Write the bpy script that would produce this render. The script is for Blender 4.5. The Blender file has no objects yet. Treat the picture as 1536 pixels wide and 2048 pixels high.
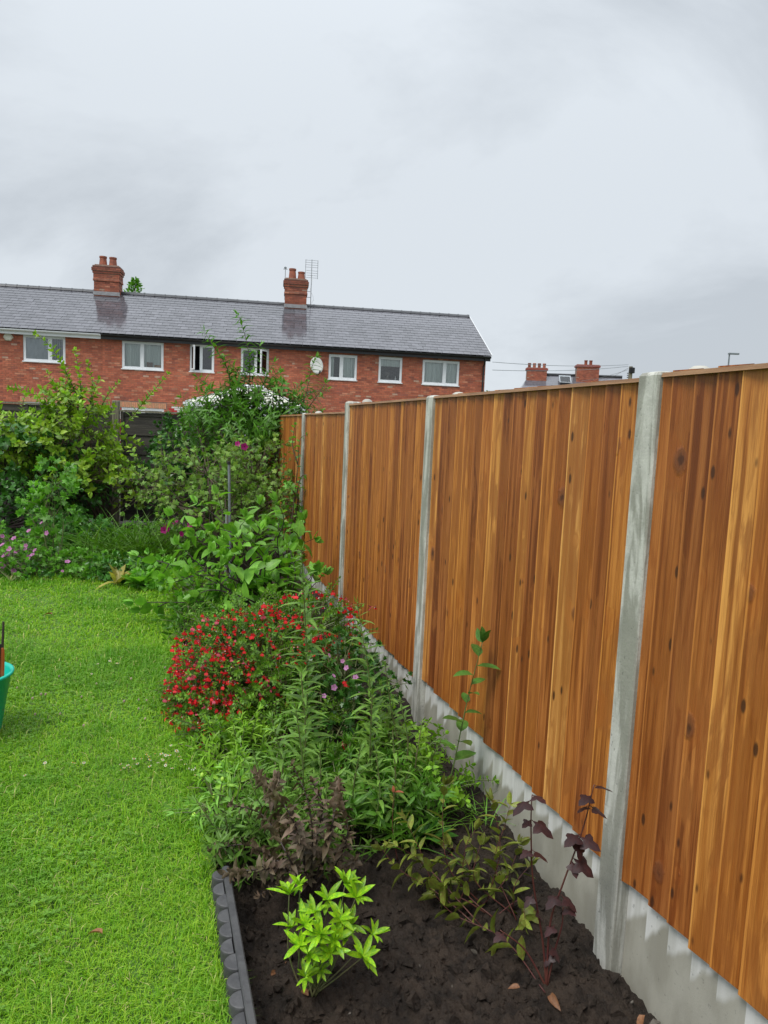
import bpy, math, random
import numpy as np
from mathutils import Vector, Matrix

# ------------------------------------------------------------------ camera, sky, sun, exposure
S = bpy.context.scene
C = S.collection
F_PX, PITCH, ROLL, CAM_H = 1460.4, math.radians(6.434), math.radians(2.467), 1.6
cam = bpy.data.cameras.new('camera')
cam.sensor_fit = 'VERTICAL'
cam.sensor_height = 24.0
cam.lens = 24.0 * F_PX / 2048.0
cam.clip_start, cam.clip_end = 0.05, 2000
camo = bpy.data.objects.new('camera', cam)
C.objects.link(camo)
camo.matrix_world = Matrix.Translation((0, 0, CAM_H)) @ Matrix.Rotation(math.pi/2 - PITCH, 4, 'X') @ Matrix.Rotation(ROLL, 4, 'Z')
S.camera = camo

SUN_EL, SUN_AZ = math.radians(58), math.radians(222)      # azimuth clockwise from +Y: behind the camera, to its left
W = bpy.data.worlds.new('World')
S.world = W
W.use_nodes = True
wt = W.node_tree
wt.nodes.clear()
def wn(t): return wt.nodes.new(t)
def wl(a, b): wt.links.new(a, b)
tc = wn('ShaderNodeTexCoord')
sep = wn('ShaderNodeSeparateXYZ'); wl(tc.outputs['Generated'], sep.inputs[0])
zc = wn('ShaderNodeMath'); zc.operation = 'MAXIMUM'; wl(sep.outputs[2], zc.inputs[0]); zc.inputs[1].default_value = 0.0
za = wn('ShaderNodeMath'); za.operation = 'ADD'; wl(zc.outputs[0], za.inputs[0]); za.inputs[1].default_value = 0.55
px_ = wn('ShaderNodeMath'); px_.operation = 'DIVIDE'; wl(sep.outputs[0], px_.inputs[0]); wl(za.outputs[0], px_.inputs[1])
py_ = wn('ShaderNodeMath'); py_.operation = 'DIVIDE'; wl(sep.outputs[1], py_.inputs[0]); wl(za.outputs[0], py_.inputs[1])
cmb = wn('ShaderNodeCombineXYZ'); wl(px_.outputs[0], cmb.inputs[0]); wl(py_.outputs[0], cmb.inputs[1])
mp = wn('ShaderNodeMapping'); mp.inputs['Scale'].default_value = (1.5, 2.0, 1); mp.inputs['Rotation'].default_value = (0, 0, 0.35); mp.inputs['Location'].default_value = (2.3, 0.7, 0)
wl(cmb.outputs[0], mp.inputs[0])
nz = wn('ShaderNodeTexNoise'); nz.inputs['Scale'].default_value = 1.0; nz.inputs['Detail'].default_value = 7; nz.inputs['Roughness'].default_value = 0.56; nz.inputs['Distortion'].default_value = 0.5
wl(mp.outputs[0], nz.inputs['Vector'])
cr = wn('ShaderNodeValToRGB')
cr.color_ramp.elements[0].position = 0.36; cr.color_ramp.elements[0].color = (0.435, 0.472, 0.512, 1)
cr.color_ramp.elements[1].position = 0.55; cr.color_ramp.elements[1].color = (0.568, 0.610, 0.652, 1)
wl(nz.outputs['Fac'], cr.inputs[0])
sky = wn('ShaderNodeTexSky'); sky.sky_type = 'NISHITA'; sky.sun_disc = False
sky.sun_elevation = SUN_EL; sky.sun_rotation = SUN_AZ; sky.air_density = 1.0; sky.dust_density = 2.0
sks = wn('ShaderNodeVectorMath'); sks.operation = 'SCALE'; sks.inputs['Scale'].default_value = 0.07; wl(sky.outputs[0], sks.inputs[0])
# the overcast layer brightens towards the zenith, steepened above the view to add fill light
z3 = wn('ShaderNodeMath'); z3.operation = 'POWER'; wl(zc.outputs[0], z3.inputs[0]); z3.inputs[1].default_value = 4.0
zf = wn('ShaderNodeMapRange'); wl(z3.outputs[0], zf.inputs[0]); zf.inputs[3].default_value = 0.80; zf.inputs[4].default_value = 2.45
cl = wn('ShaderNodeVectorMath'); cl.operation = 'SCALE'; wl(cr.outputs[0], cl.inputs[0]); wl(zf.outputs[0], cl.inputs['Scale'])
mx = wn('ShaderNodeMix'); mx.data_type = 'RGBA'; mx.inputs[0].default_value = 0.95
wl(sks.outputs[0], mx.inputs[6]); wl(cl.outputs[0], mx.inputs[7])
bg = wn('ShaderNodeBackground'); bg.inputs[1].default_value = 1.0; wl(mx.outputs[2], bg.inputs[0])
wo = wn('ShaderNodeOutputWorld'); wl(bg.outputs[0], wo.inputs[0])

sl = bpy.data.lights.new('sun', 'SUN'); sl.energy = 1.5; sl.angle = math.radians(22); sl.color = (1.0, 0.97, 0.92)
so = bpy.data.objects.new('sun', sl); C.objects.link(so)
_sd = Vector((math.sin(SUN_AZ)*math.cos(SUN_EL), math.cos(SUN_AZ)*math.cos(SUN_EL), math.sin(SUN_EL)))
so.rotation_euler = (-_sd).to_track_quat('-Z', 'Y').to_euler()
so.location = (0, 0, 30)
S.view_settings.view_transform = 'Standard'; S.view_settings.look = 'None'
S.view_settings.exposure = 0.70; S.view_settings.gamma = 1.0
S.cycles.max_bounces = 6; S.cycles.diffuse_bounces = 3; S.cycles.glossy_bounces = 2; S.cycles.transparent_max_bounces = 6
S.cycles.use_denoising = True

# ------------------------------------------------------------------ photograph pixel -> direction -> place
_R = np.array(camo.matrix_world.to_3x3())
O = np.array([0, 0, CAM_H])
def ray(u, v): return _R @ np.array([(u-768)/F_PX, -(v-1024)/F_PX, -1.0])
def gp(u, v, z=0.0):
    d = ray(u, v); return O + d*(z-CAM_H)/d[2]
def atY(u, v, Y):
    d = ray(u, v); return O + d*Y/d[1]
def onpl(u, v, P, N):
    d = ray(u, v); return O + d*(np.dot(np.asarray(P)-O, N)/np.dot(d, N))
def nrm(a):
    a = np.asarray(a, float); return a/np.maximum(np.linalg.norm(a, axis=-1, keepdims=True), 1e-9)

# ------------------------------------------------------------------ mesh helpers
def mesh(name, V, F, mat=None, col=None, smooth=False):
    """V (N,3); F list of index arrays (n,k)"""
    me = bpy.data.meshes.new(name)
    V = np.asarray(V, np.float32).reshape(-1, 3)
    if not isinstance(F, list) or (F and not isinstance(F[0], np.ndarray)):
        g = {}
        for f in F: g.setdefault(len(f), []).append(f)
        F = [np.array(x, np.int32) for x in g.values()]
    F = [np.asarray(f, np.int32) for f in F if len(f)]
    loops = np.concatenate([f.ravel() for f in F]); tot = np.concatenate([np.full(len(f), f.shape[1], np.int32) for f in F])
    st = np.concatenate([[0], np.cumsum(tot)[:-1]]).astype(np.int32)
    me.vertices.add(len(V)); me.vertices.foreach_set('co', V.ravel())
    me.loops.add(len(loops)); me.loops.foreach_set('vertex_index', loops.astype(np.int32))
    me.polygons.add(len(tot)); me.polygons.foreach_set('loop_start', st); me.polygons.foreach_set('loop_total', tot)
    me.polygons.foreach_set('use_smooth', np.full(len(tot), bool(smooth)))
    a = me.attributes.new('tint', 'FLOAT_COLOR', 'POINT')
    cc = np.ones((len(V), 4), np.float32)
    if col is not None: cc[:, :3] = np.asarray(col, np.float32)
    a.data.foreach_set('color', cc.ravel())
    me.update(calc_edges=True)
    if mat is not None: me.materials.append(mat)
    return me
def link(name, me, parent=None, loc=None, rz=None, mw=None):
    o = bpy.data.objects.new(name, me); C.objects.link(o)
    if parent is not None: o.parent = parent
    if loc is not None: o.location = loc
    if rz is not None: o.rotation_euler = (0, 0, rz)
    if mw is not None: o.matrix_local = mw
    return o
def tag(o, label=None, cat=None, group=None, kind=None):
    if label: o['label'] = label
    if cat: o['category'] = cat
    if group: o['group'] = group
    if kind: o['kind'] = kind
    return o
def empty(name, loc, rz=0, label=None, cat=None, group=None):
    o = bpy.data.objects.new(name, None); C.objects.link(o)
    o.location = loc; o.rotation_euler = (0, 0, rz); o.empty_display_size = 0.1
    return tag(o, label, cat, group)

class Acc:
    """collects geometry for one mesh"""
    def __init__(s): s.V = []; s.F = {}; s.c = []; s.n = 0
    def add(s, V, F, col=(1, 1, 1)):
        V = np.asarray(V, float).reshape(-1, 3)
        for f in F: s.F.setdefault(len(f), []).append(np.array([f]) + s.n)
        s.V.append(V); s.c.append(np.broadcast_to(np.asarray(col, float), V.shape)); s.n += len(V)
        return s
    def addn(s, V, Fs, col):
        for f in Fs: s.F.setdefault(f.shape[1], []).append(f + s.n)
        s.V.append(V); s.c.append(np.broadcast_to(np.asarray(col, float), V.shape)); s.n += len(V)
    def box(s, a, b, col=(1, 1, 1)):
        (x0, y0, z0), (x1, y1, z1) = a, b
        return s.add([(x0,y0,z0),(x1,y0,z0),(x1,y1,z0),(x0,y1,z0),(x0,y0,z1),(x1,y0,z1),(x1,y1,z1),(x0,y1,z1)],
                     [(0,3,2,1),(4,5,6,7),(0,1,5,4),(1,2,6,5),(2,3,7,6),(3,0,4,7)], col)
    def bbox(s, a, b, e=0.004, col=(1, 1, 1)):
        """box with a chamfer e on the edges running along z and round the top"""
        (x0, y0, z0), (x1, y1, z1) = a, b
        ring = lambda i: [(x0+e+i,y0+i),(x1-e-i,y0+i),(x1-i,y0+e+i),(x1-i,y1-e-i),(x1-e-i,y1-i),(x0+e+i,y1-i),(x0+i,y1-e-i),(x0+i,y0+e+i)]
        V = [(x,y,z0) for x,y in ring(0)] + [(x,y,z1-e) for x,y in ring(0)] + [(x,y,z1) for x,y in ring(e)]
        F = [tuple(range(7,-1,-1)), tuple(range(16,24))]
        for k in range(2):
            for i in range(8): F.append((k*8+i, k*8+(i+1)%8, k*8+8+(i+1)%8, k*8+8+i))
        return s.add(V, F, col)
    def tube(s, P, r, n=5, col=(1, 1, 1), cap=True):
        P = np.asarray(P, float); m = len(P); r = np.broadcast_to(np.asarray(r, float), (m,))
        T = nrm(np.gradient(P, axis=0)); ref = np.array([0.3, 0.2, 0.93]) if abs(T[0][2]) < 0.9 else np.array([1., 0, 0])
        X = nrm(np.cross(T, ref)); Y = np.cross(T, X); a = np.arange(n)*2*np.pi/n
        V = P[:,None] + r[:,None,None]*(X[:,None]*np.cos(a)[None,:,None] + Y[:,None]*np.sin(a)[None,:,None])
        i = np.arange(m-1)[:,None]*n; j = np.arange(n)[None]; k = (j+1) % n
        Q = np.stack([i+j, i+k, i+n+k, i+n+j], -1).reshape(-1, 4)
        s.addn(V.reshape(-1, 3), [Q] + ([np.arange(n)[None,::-1], (np.arange(n)+(m-1)*n)[None]] if cap else []), col)
        return s
    def lathe(s, prof, n=16, c=(0, 0, 0), col=(1, 1, 1)):
        m = len(prof); a = np.arange(n)*2*np.pi/n
        V = np.array([[(c[0]+r*np.cos(t), c[1]+r*np.sin(t), c[2]+z) for t in a] for r, z in prof]).reshape(-1, 3)
        i = np.arange(m-1)[:,None]*n; j = np.arange(n)[None]; k = (j+1) % n
        s.addn(V, [np.stack([i+j, i+k, i+n+k, i+n+j], -1).reshape(-1, 4)], col); return s
    def leaves(s, tpl, pos, d, up, L, col, W=None):
        """tpl = (V,F): place copies; L length, W width factor"""
        Vt, Ft = tpl; N = len(pos)
        if N == 0: return s
        d = nrm(d); X = nrm(np.cross(d, up)); Z = np.cross(X, d)
        L = np.broadcast_to(np.asarray(L, float), (N,)); W = L if W is None else np.broadcast_to(np.asarray(W, float), (N,))
        V = (np.asarray(pos)[:,None] + Vt[None,:,0:1]*(X*W[:,None])[:,None] + Vt[None,:,1:2]*(d*L[:,None])[:,None] + Vt[None,:,2:3]*(Z*L[:,None])[:,None])
        k = len(Vt); off = (np.arange(N)*k)[:,None,None]
        col = np.broadcast_to(np.asarray(col, float), (N, 3))
        s.addn(V.reshape(-1, 3), [(f[None] + off).reshape(-1, f.shape[1]) for f in Ft], np.repeat(col, k, 0)); return s
    def mesh(s, name, mat, smooth=False):
        return mesh(name, np.concatenate(s.V), [np.concatenate(x) for x in s.F.values()], mat, np.concatenate(s.c), smooth)
    def obj(s, name, mat, parent=None, smooth=False, **k): return link(name, s.mesh(name, mat, smooth), parent, **k)

# ------------------------------------------------------------------ materials
class NT:
    def __init__(s, name):
        s.m = bpy.data.materials.new(name); s.m.use_nodes = True; s.t = s.m.node_tree; s.t.nodes.clear()
        s.out = s.n('ShaderNodeOutputMaterial')
    def n(s, t, **k):
        x = s.t.nodes.new(t)
        for a, b in k.items(): setattr(x, a, b)
        return x
    def L(s, a, b): s.t.links.new(a, b)
    def set(s, sock, v):
        if hasattr(v, 'is_output') or isinstance(v, bpy.types.NodeSocket): s.L(v, sock)
        else: sock.default_value = v
    def math(s, op, a, b=0.0, c=False):
        x = s.n('ShaderNodeMath', operation=op, use_clamp=c); s.set(x.inputs[0], a); s.set(x.inputs[1], b); return x.outputs[0]
    def mix(s, f, a, b, mode='MIX'):
        x = s.n('ShaderNodeMix', data_type='RGBA', blend_type=mode); s.set(x.inputs[0], f)
        for k, v in ((6, a), (7, b)): s.set(x.inputs[k], v if not isinstance(v, tuple) else (*v[:3], 1))
        return x.outputs[2]
    def rng(s, v, a, b, c=0.0, d=1.0):
        x = s.n('ShaderNodeMapRange'); x.interpolation_type = 'SMOOTHSTEP'; s.set(x.inputs[0], v)
        for i, q in enumerate((a, b, c, d)): x.inputs[i+1].default_value = q
        return x.outputs[0]
    def coord(s, scale=(1, 1, 1), objrand=0.0, which='Object', rot=(0, 0, 0)):
        t = s.n('ShaderNodeTexCoord').outputs[which]
        if objrand:
            oi = s.n('ShaderNodeObjectInfo'); v = s.n('ShaderNodeVectorMath', operation='MULTIPLY_ADD')
            cx = s.n('ShaderNodeCombineXYZ')
            for i, kk in enumerate((1.0, 7.3, 3.1)): s.L(s.math('MULTIPLY', oi.outputs['Random'], kk*objrand), cx.inputs[i])
            s.L(t, v.inputs[0]); v.inputs[1].default_value = (1, 1, 1); s.L(cx.outputs[0], v.inputs[2]); t = v.outputs[0]
        m = s.n('ShaderNodeMapping'); s.L(t, m.inputs[0]); m.inputs['Scale'].default_value = scale; m.inputs['Rotation'].default_value = rot
        return m.outputs[0]
    def noise(s, v, scale=1.0, detail=4, rough=0.55, dist=0.0):
        x = s.n('ShaderNodeTexNoise'); s.L(v, x.inputs['Vector']); x.inputs['Scale'].default_value = scale; x.inputs['Detail'].default_value = detail
        x.inputs['Roughness'].default_value = rough; x.inputs['Distortion'].default_value = dist; return x.outputs['Fac']
    def tint(s): return s.n('ShaderNodeAttribute', attribute_name='tint').outputs['Color']
    def rand(s): return s.n('ShaderNodeObjectInfo').outputs['Random']
    def ramp(s, f, stops, const=False):
        x = s.n('ShaderNodeValToRGB'); s.L(f, x.inputs[0]); e = x.color_ramp.elements
        while len(e) < len(stops): e.new(0.5)
        for q, (p, c) in zip(e, stops): q.position = p; q.color = (*c, 1)
        if const: x.color_ramp.interpolation = 'CONSTANT'
        return x.outputs[0]
    def bump(s, h, strength=0.3, dist=0.01):
        b = s.n('ShaderNodeBump'); s.L(h, b.inputs['Height']); b.inputs['Strength'].default_value = strength; b.inputs['Distance'].default_value = dist; return b.outputs[0]
    def bsdf(s, col, rough=0.6, nrmal=None, spec=0.5, metal=0.0, coat=0.0):
        b = s.n('ShaderNodeBsdfPrincipled'); s.set(b.inputs['Base Color'], col if not isinstance(col, tuple) else (*col, 1)); s.set(b.inputs['Roughness'], rough)
        s.set(b.inputs['Specular IOR Level'], spec); b.inputs['Metallic'].default_value = metal; b.inputs['Coat Weight'].default_value = coat
        if nrmal is not None: s.L(nrmal, b.inputs['Normal'])
        return b.outputs[0]
    def done(s, sh): s.L(sh, s.out.inputs[0]); return s.m

def basic(name, c1, c2=None, scale=6, rough=0.6, bump=0.0, bscale=60, stretch=(1, 1, 1), spec=0.5, metal=0.0, tint=True, var=0.0):
    k = NT(name); v = k.coord(stretch, 3.0)
    col = k.mix(k.rng(k.noise(v, scale), 0.35, 0.65), c1, c2 or tuple(x*0.75 for x in c1))
    if tint: col = k.mix(1.0, col, k.tint(), 'MULTIPLY')
    if var:
        g = k.rng(k.rand(), 0, 1, 1-var, 1+var); cx = k.n('ShaderNodeVectorMath', operation='SCALE'); k.L(col, cx.inputs[0]); k.L(g, cx.inputs['Scale']); col = cx.outputs[0]
    nb = k.bump(k.noise(v, bscale, 5), bump, 0.006) if bump else None
    return k.done(k.bsdf(col, rough, nb, spec, metal))
def leafmat(name, c, c2=None, rough=0.42, tr=0.34, var=0.22, spec=0.38, vein=0.0):
    k = NT(name); v = k.coord((1, 1, 1), 5.0)
    col = k.mix(k.rng(k.noise(v, 7, 3), 0.3, 0.7), c, c2 or (c[0]*0.7, c[1]*0.78, c[2]*0.7))
    col = k.mix(1.0, col, k.tint(), 'MULTIPLY')
    g = k.rng(k.rand(), 0, 1, 1-var, 1+var); cx = k.n('ShaderNodeVectorMath', operation='SCALE'); k.L(col, cx.inputs[0]); k.L(g, cx.inputs['Scale']); col = cx.outputs[0]
    if vein:
        sx = k.n('ShaderNodeSeparateXYZ'); k.L(k.n('ShaderNodeTexCoord').outputs['Object'], sx.inputs[0])
        f = k.rng(k.math('ABSOLUTE', sx.outputs[0]), 0.012, 0.03, 1, 0)
        w = k.n('ShaderNodeTexWave', wave_type='BANDS', bands_direction='DIAGONAL'); w.inputs['Scale'].default_value = 5
        ab = k.n('ShaderNodeCombineXYZ'); k.L(k.math('ABSOLUTE', sx.outputs[0]), ab.inputs[0]); k.L(k.math('MULTIPLY', sx.outputs[1], -1.0), ab.inputs[1]); k.L(ab.outputs[0], w.inputs['Vector'])
        f2 = k.math('MULTIPLY', k.rng(w.outputs['Fac'], 0.8, 1.0), 0.5)
        col = k.mix(k.math('MULTIPLY', k.math('MAXIMUM', f, f2), vein), col, k.mix(1.0, col, (1.9, 1.7, 1.5), 'MULTIPLY'))
    p = k.bsdf(col, rough, None, spec)
    t = k.n('ShaderNodeBsdfTranslucent'); k.L(k.mix(1.0, col, (1.1, 1.25, 0.5) if name != 'petal' else (1.1, 1.0, 1.0), 'MULTIPLY'), t.inputs[0])
    ms = k.n('ShaderNodeMixShader'); ms.inputs[0].default_value = tr; k.L(p, ms.inputs[1]); k.L(t.outputs[0], ms.inputs[2])
    return k.done(ms.outputs[0])

def wood_mat():
    k = NT('fence_timber'); v = k.coord((1, 1, 1), 11.0); r = k.rand()
    base = k.ramp(r, [(0.0, (0.34, 0.112, 0.026)), (0.14, (0.54, 0.205, 0.040)), (0.30, (0.42, 0.145, 0.031)), (0.46, (0.63, 0.270, 0.060)), (0.60, (0.48, 0.170, 0.034)), (0.74, (0.37, 0.122, 0.028)), (0.84, (0.70, 0.335, 0.090)), (0.92, (0.56, 0.215, 0.041))], True)
    def mapped(sc, src=v):
        m = k.n('ShaderNodeMapping'); k.L(src, m.inputs[0]); m.inputs['Scale'].default_value = sc; return m.outputs[0]
    # knots first: they push the grain aside
    kn = k.n('ShaderNodeTexVoronoi'); k.L(mapped((9.0, 0.0, 5.6)), kn.inputs['Vector']); kn.inputs['Scale'].default_value = 1.0
    kd = kn.outputs['Distance']
    keep = k.n('ShaderNodeSeparateColor'); k.L(kn.outputs['Color'], keep.inputs[0])
    present = k.math('GREATER_THAN', keep.outputs[0], 0.5)
    size = k.math('MULTIPLY', k.math('ADD', k.math('POWER', keep.outputs[1], 2.0), 0.42), 0.19)
    rel = k.math('ADD', k.math('DIVIDE', kd, size), k.math('MULTIPLY', k.math('SUBTRACT', k.noise(mapped((60, 1, 40)), 1.0, 3), 0.5), 0.7))
    knot = k.math('MULTIPLY', k.rng(rel, 0.55, 1.0, 1, 0), present)
    core = k.math('MULTIPLY', k.rng(rel, 0.2, 0.5, 1, 0), present)
    halo = k.math('MULTIPLY', k.rng(rel, 0.8, 3.2, 1, 0), present)
    warp = k.math('MULTIPLY', halo, 0.9)
    sx = k.n('ShaderNodeSeparateXYZ'); k.L(v, sx.inputs[0])
    # growth rings: slowly wandering bands along the board
    wob = k.noise(mapped((6, 1, 0.9)), 1.0, 3, 0.5)
    ph = k.math('ADD', k.math('ADD', k.math('MULTIPLY', sx.outputs[0], 170.0), k.math('MULTIPLY', wob, 26.0)), k.math('MULTIPLY', warp, 7.0))
    ring = k.math('SINE', ph)
    ring01 = k.rng(ring, -0.4, 1.0)
    streak = k.noise(mapped((44, 1, 0.8)), 1.0, 5, 0.62, 0.3)
    fine = k.noise(mapped((330, 1, 7)), 1.0, 3, 0.6)
    blot = k.noise(mapped((14, 1, 1.6)), 1.0, 4, 0.6, 0.6)
    low = k.noise(mapped((3, 1, 0.8)), 1.0, 2)
    c = k.mix(k.math('MULTIPLY', ring01, 0.6), base, k.mix(1.0, base, (0.62, 0.48, 0.36), 'MULTIPLY'))
    c = k.mix(k.rng(streak, 0.49, 0.585, 0, 0.85), c, k.mix(1.0, base, (0.40, 0.29, 0.22), 'MULTIPLY'))
    c = k.mix(k.rng(streak, 0.47, 0.38, 0, 0.75), c, k.mix(1.0, base, (1.30, 1.45, 1.6), 'MULTIPLY'))
    c = k.mix(k.rng(blot, 0.54, 0.68, 0, 0.75), c, k.mix(1.0, base, (0.5, 0.37, 0.28), 'MULTIPLY'))
    stain = k.noise(mapped((9, 1, 2.2)), 1.0, 5, 0.6, 0.8)
    c = k.mix(k.rng(stain, 0.49, 0.58, 0, 0.7), c, k.mix(1.0, (0.40, 0.145, 0.034), k.mix(streak, (0.5, 0.45, 0.4), (1.25, 1.2, 1.1)), 'MULTIPLY'))
    c = k.mix(k.rng(low, 0.42, 0.68, 0, 0.5), c, k.mix(1.0, base, (0.60, 0.48, 0.38), 'MULTIPLY'))
    c = k.mix(k.rng(fine, 0.4, 0.62, 0, 0.5), c, k.mix(1.0, c, (0.7, 0.62, 0.55), 'MULTIPLY'))
    c = k.mix(k.math('MULTIPLY', halo, 0.35), c, k.mix(1.0, base, (0.75, 0.55, 0.4), 'MULTIPLY'))
    c = k.mix(k.math('MULTIPLY', knot, 0.8), c, (0.17, 0.055, 0.02))
    c = k.mix(k.math('MULTIPLY', core, 0.75), c, (0.045, 0.016, 0.010))
    # rough-sawn tears and small dark checks
    tear = k.n('ShaderNodeTexVoronoi'); k.L(mapped((22, 0.0, 8)), tear.inputs['Vector']); tear.inputs['Scale'].default_value = 1.0; tear.inputs['Randomness'].default_value = 1.0
    tk = k.n('ShaderNodeSeparateColor'); k.L(tear.outputs['Color'], tk.inputs[0])
    tf = k.math('MULTIPLY', k.rng(tear.outputs['Distance'], 0.10, 0.20, 1, 0), k.math('GREATER_THAN', tk.outputs[0], 0.70))
    c = k.mix(k.math('MULTIPLY', tf, 0.9), c, (0.055, 0.018, 0.008))
    # pale sawn arris on the thick edge, shadow line painted dark where the next board laps over
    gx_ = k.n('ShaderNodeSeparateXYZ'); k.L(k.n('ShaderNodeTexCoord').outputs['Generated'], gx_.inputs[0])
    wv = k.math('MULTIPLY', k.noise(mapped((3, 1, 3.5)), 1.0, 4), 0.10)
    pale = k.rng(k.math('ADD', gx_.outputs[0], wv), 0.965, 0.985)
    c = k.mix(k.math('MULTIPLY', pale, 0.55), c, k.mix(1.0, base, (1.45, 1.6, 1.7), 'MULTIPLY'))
    lap_shade = k.rng(k.math('SUBTRACT', gx_.outputs[0], wv), 0.10, 0.20, 1, 0)
    c = k.mix(k.math('MULTIPLY', lap_shade, 0.88), c, k.mix(1.0, base, (0.26, 0.18, 0.14), 'MULTIPLY'))
    c = k.mix(1.0, c, k.tint(), 'MULTIPLY')
    h = k.math('ADD', k.math('MULTIPLY', streak, 0.8), k.math('ADD', k.math('MULTIPLY', fine, 0.5), k.math('MULTIPLY', knot, 0.5)))
    ro = k.rng(low, 0.3, 0.7, 0.58, 0.40)
    return k.done(k.bsdf(c, ro, k.bump(h, 0.7, 0.006), 0.4))

def concrete_mat(name, dry, wet, streaky, objr=5.0):
    k = NT(name); v = k.coord((1, 1, 1), objr)
    def mapped(sc):
        m = k.n('ShaderNodeMapping'); k.L(v, m.inputs[0]); m.inputs['Scale'].default_value = sc; return m.outputs[0]
    st = k.noise(mapped((13, 13, 1.7)), 1.0, 5, 0.55, 1.3) if streaky else k.noise(mapped((5, 5, 3)), 1.0, 4)
    c = k.mix(k.rng(st, 0.43, 0.57), dry, wet)
    c = k.mix(k.rng(k.noise(v, 9, 5), 0.4, 0.75, 0, 0.4), c, tuple(x*0.62 for x in wet))
    fine = k.noise(v, 160, 4, 0.65)
    pit = k.noise(v, 70, 2, 0.5)
    c = k.mix(k.rng(pit, 0.68, 0.74, 0, 0.55), c, tuple(x*0.45 for x in wet))
    c = k.mix(k.rng(fine, 0.4, 0.8, 0, 0.22), c, (0.12, 0.12, 0.11))
    return k.done(k.bsdf(c, k.rng(st, 0.45, 0.6, 0.75, 0.5), k.bump(k.math('ADD', fine, k.math('MULTIPLY', pit, -1.5)), 0.25, 0.003), 0.4))

def gravel_mat():
    """pale cast concrete; rain has run down from the board edges and left a ragged wet line below a dry strip"""
    k = NT('gravel_board_concrete'); v = k.coord((1, 1, 1), 4.0)
    sx = k.n('ShaderNodeSeparateXYZ'); k.L(k.n('ShaderNodeTexCoord').outputs['Object'], sx.inputs[0])
    def mapped(sc, src=v):
        m = k.n('ShaderNodeMapping'); k.L(src, m.inputs[0]); m.inputs['Scale'].default_value = sc; return m.outputs[0]
    saw = k.math('FRACT', k.math('MULTIPLY', sx.outputs[0], 10.0))
    edge = k.noise(mapped((12, 1, 0.25)), 1.0, 3, 0.55); big = k.noise(mapped((2.2, 1, 0.1)), 1.0, 2)
    dep = k.math('ADD', k.math('ADD', k.math('MULTIPLY', edge, 0.10), k.math('MULTIPLY', saw, 0.085)), k.math('MULTIPLY', big, 0.40))
    lim = k.math('SUBTRACT', 0.20, dep)                     # height (from the board top, negative down) of the wet line
    wet = k.rng(k.math('SUBTRACT', sx.outputs[2], lim), -0.02, 0.012, 1, 0)
    drip = k.noise(mapped((30, 1, 1.4)), 1.0, 4, 0.5, 0.3)
    c = k.mix(k.rng(drip, 0.35, 0.7), (0.66, 0.66, 0.63), (0.52, 0.52, 0.48))
    wc = k.mix(k.rng(k.noise(mapped((10, 1, 5)), 1.0, 4), 0.35, 0.7), (0.29, 0.275, 0.22), (0.39, 0.375, 0.31))
    c = k.mix(k.math('MULTIPLY', wet, 0.9), c, wc)
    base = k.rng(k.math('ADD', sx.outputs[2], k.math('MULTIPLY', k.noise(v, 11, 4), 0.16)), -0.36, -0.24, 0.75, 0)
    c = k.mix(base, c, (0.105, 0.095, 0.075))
    fine = k.noise(v, 150, 4, 0.65); pit = k.noise(v, 60, 2)
    c = k.mix(k.rng(pit, 0.66, 0.74, 0, 0.4), c, (0.17, 0.17, 0.15))
    return k.done(k.bsdf(c, k.rng(wet, 0, 1, 0.75, 0.5), k.bump(fine, 0.2, 0.003), 0.4))

M = {}
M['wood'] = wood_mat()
M['cap'] = basic('capping_timber', (0.33, 0.18, 0.085), (0.22, 0.11, 0.05), 3, 0.5, 0.3, 40, (1, 20, 20))
M['post'] = concrete_mat('post_concrete', (0.58, 0.575, 0.52), (0.315, 0.31, 0.265), True)
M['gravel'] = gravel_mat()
M['dome'] = basic('pale_cap', (0.44, 0.42, 0.36), None, 10, 0.5)
M['darkwood'] = basic('old_dark_timber', (0.030, 0.026, 0.022), (0.060, 0.052, 0.042), 2, 0.7, 0.5, 30, (1.5, 20, 20), var=0.35)
M['greywood'] = basic('weathered_post_timber', (0.24, 0.215, 0.155), (0.13, 0.12, 0.08), 3, 0.75, 0.5, 40, (18, 18, 1))
M['brick'] = basic('brick', (1, 1, 1), (0.80, 0.78, 0.76), 14, 0.75, 0.3, 60)
M['mortar'] = basic('mortar', (0.30, 0.20, 0.15), (0.22, 0.13, 0.10), 9, 0.85, 0.3)
M['slate'] = basic('wet_slate', (0.115, 0.113, 0.128), (0.090, 0.089, 0.102), 5, 0.12, 0, 25, var=0.2, spec=0.85)
M['ridge'] = basic('ridge_tile', (0.055, 0.056, 0.060), (0.035, 0.036, 0.04), 8, 0.3, 0.2, 40, var=0.2)
M['upvc'] = basic('white_plastic', (0.80, 0.82, 0.84), (0.74, 0.76, 0.78), 3, 0.35)
M['black'] = basic('black_plastic', (0.010, 0.010, 0.012), (0.018, 0.018, 0.02), 4, 0.4)
M['lead'] = basic('lead_flashing', (0.30, 0.30, 0.31), None, 8, 0.5)
M['pot'] = basic('terracotta_pot', (0.34, 0.10, 0.05), (0.20, 0.065, 0.038), 7, 0.7, 0.2, 50)
M['curtain'] = basic('net_curtain', (0.66, 0.74, 0.71), (0.46, 0.54, 0.52), 1, 0.8, stretch=(22, 1, 0.3))
M['blind'] = basic('blind_slats', (0.50, 0.56, 0.62), (0.40, 0.46, 0.52), 3, 0.7)
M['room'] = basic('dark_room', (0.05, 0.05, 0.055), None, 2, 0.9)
M['cream'] = basic('cream_roof_panel', (0.60, 0.59, 0.49), (0.52, 0.52, 0.44), 2, 0.35)
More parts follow.
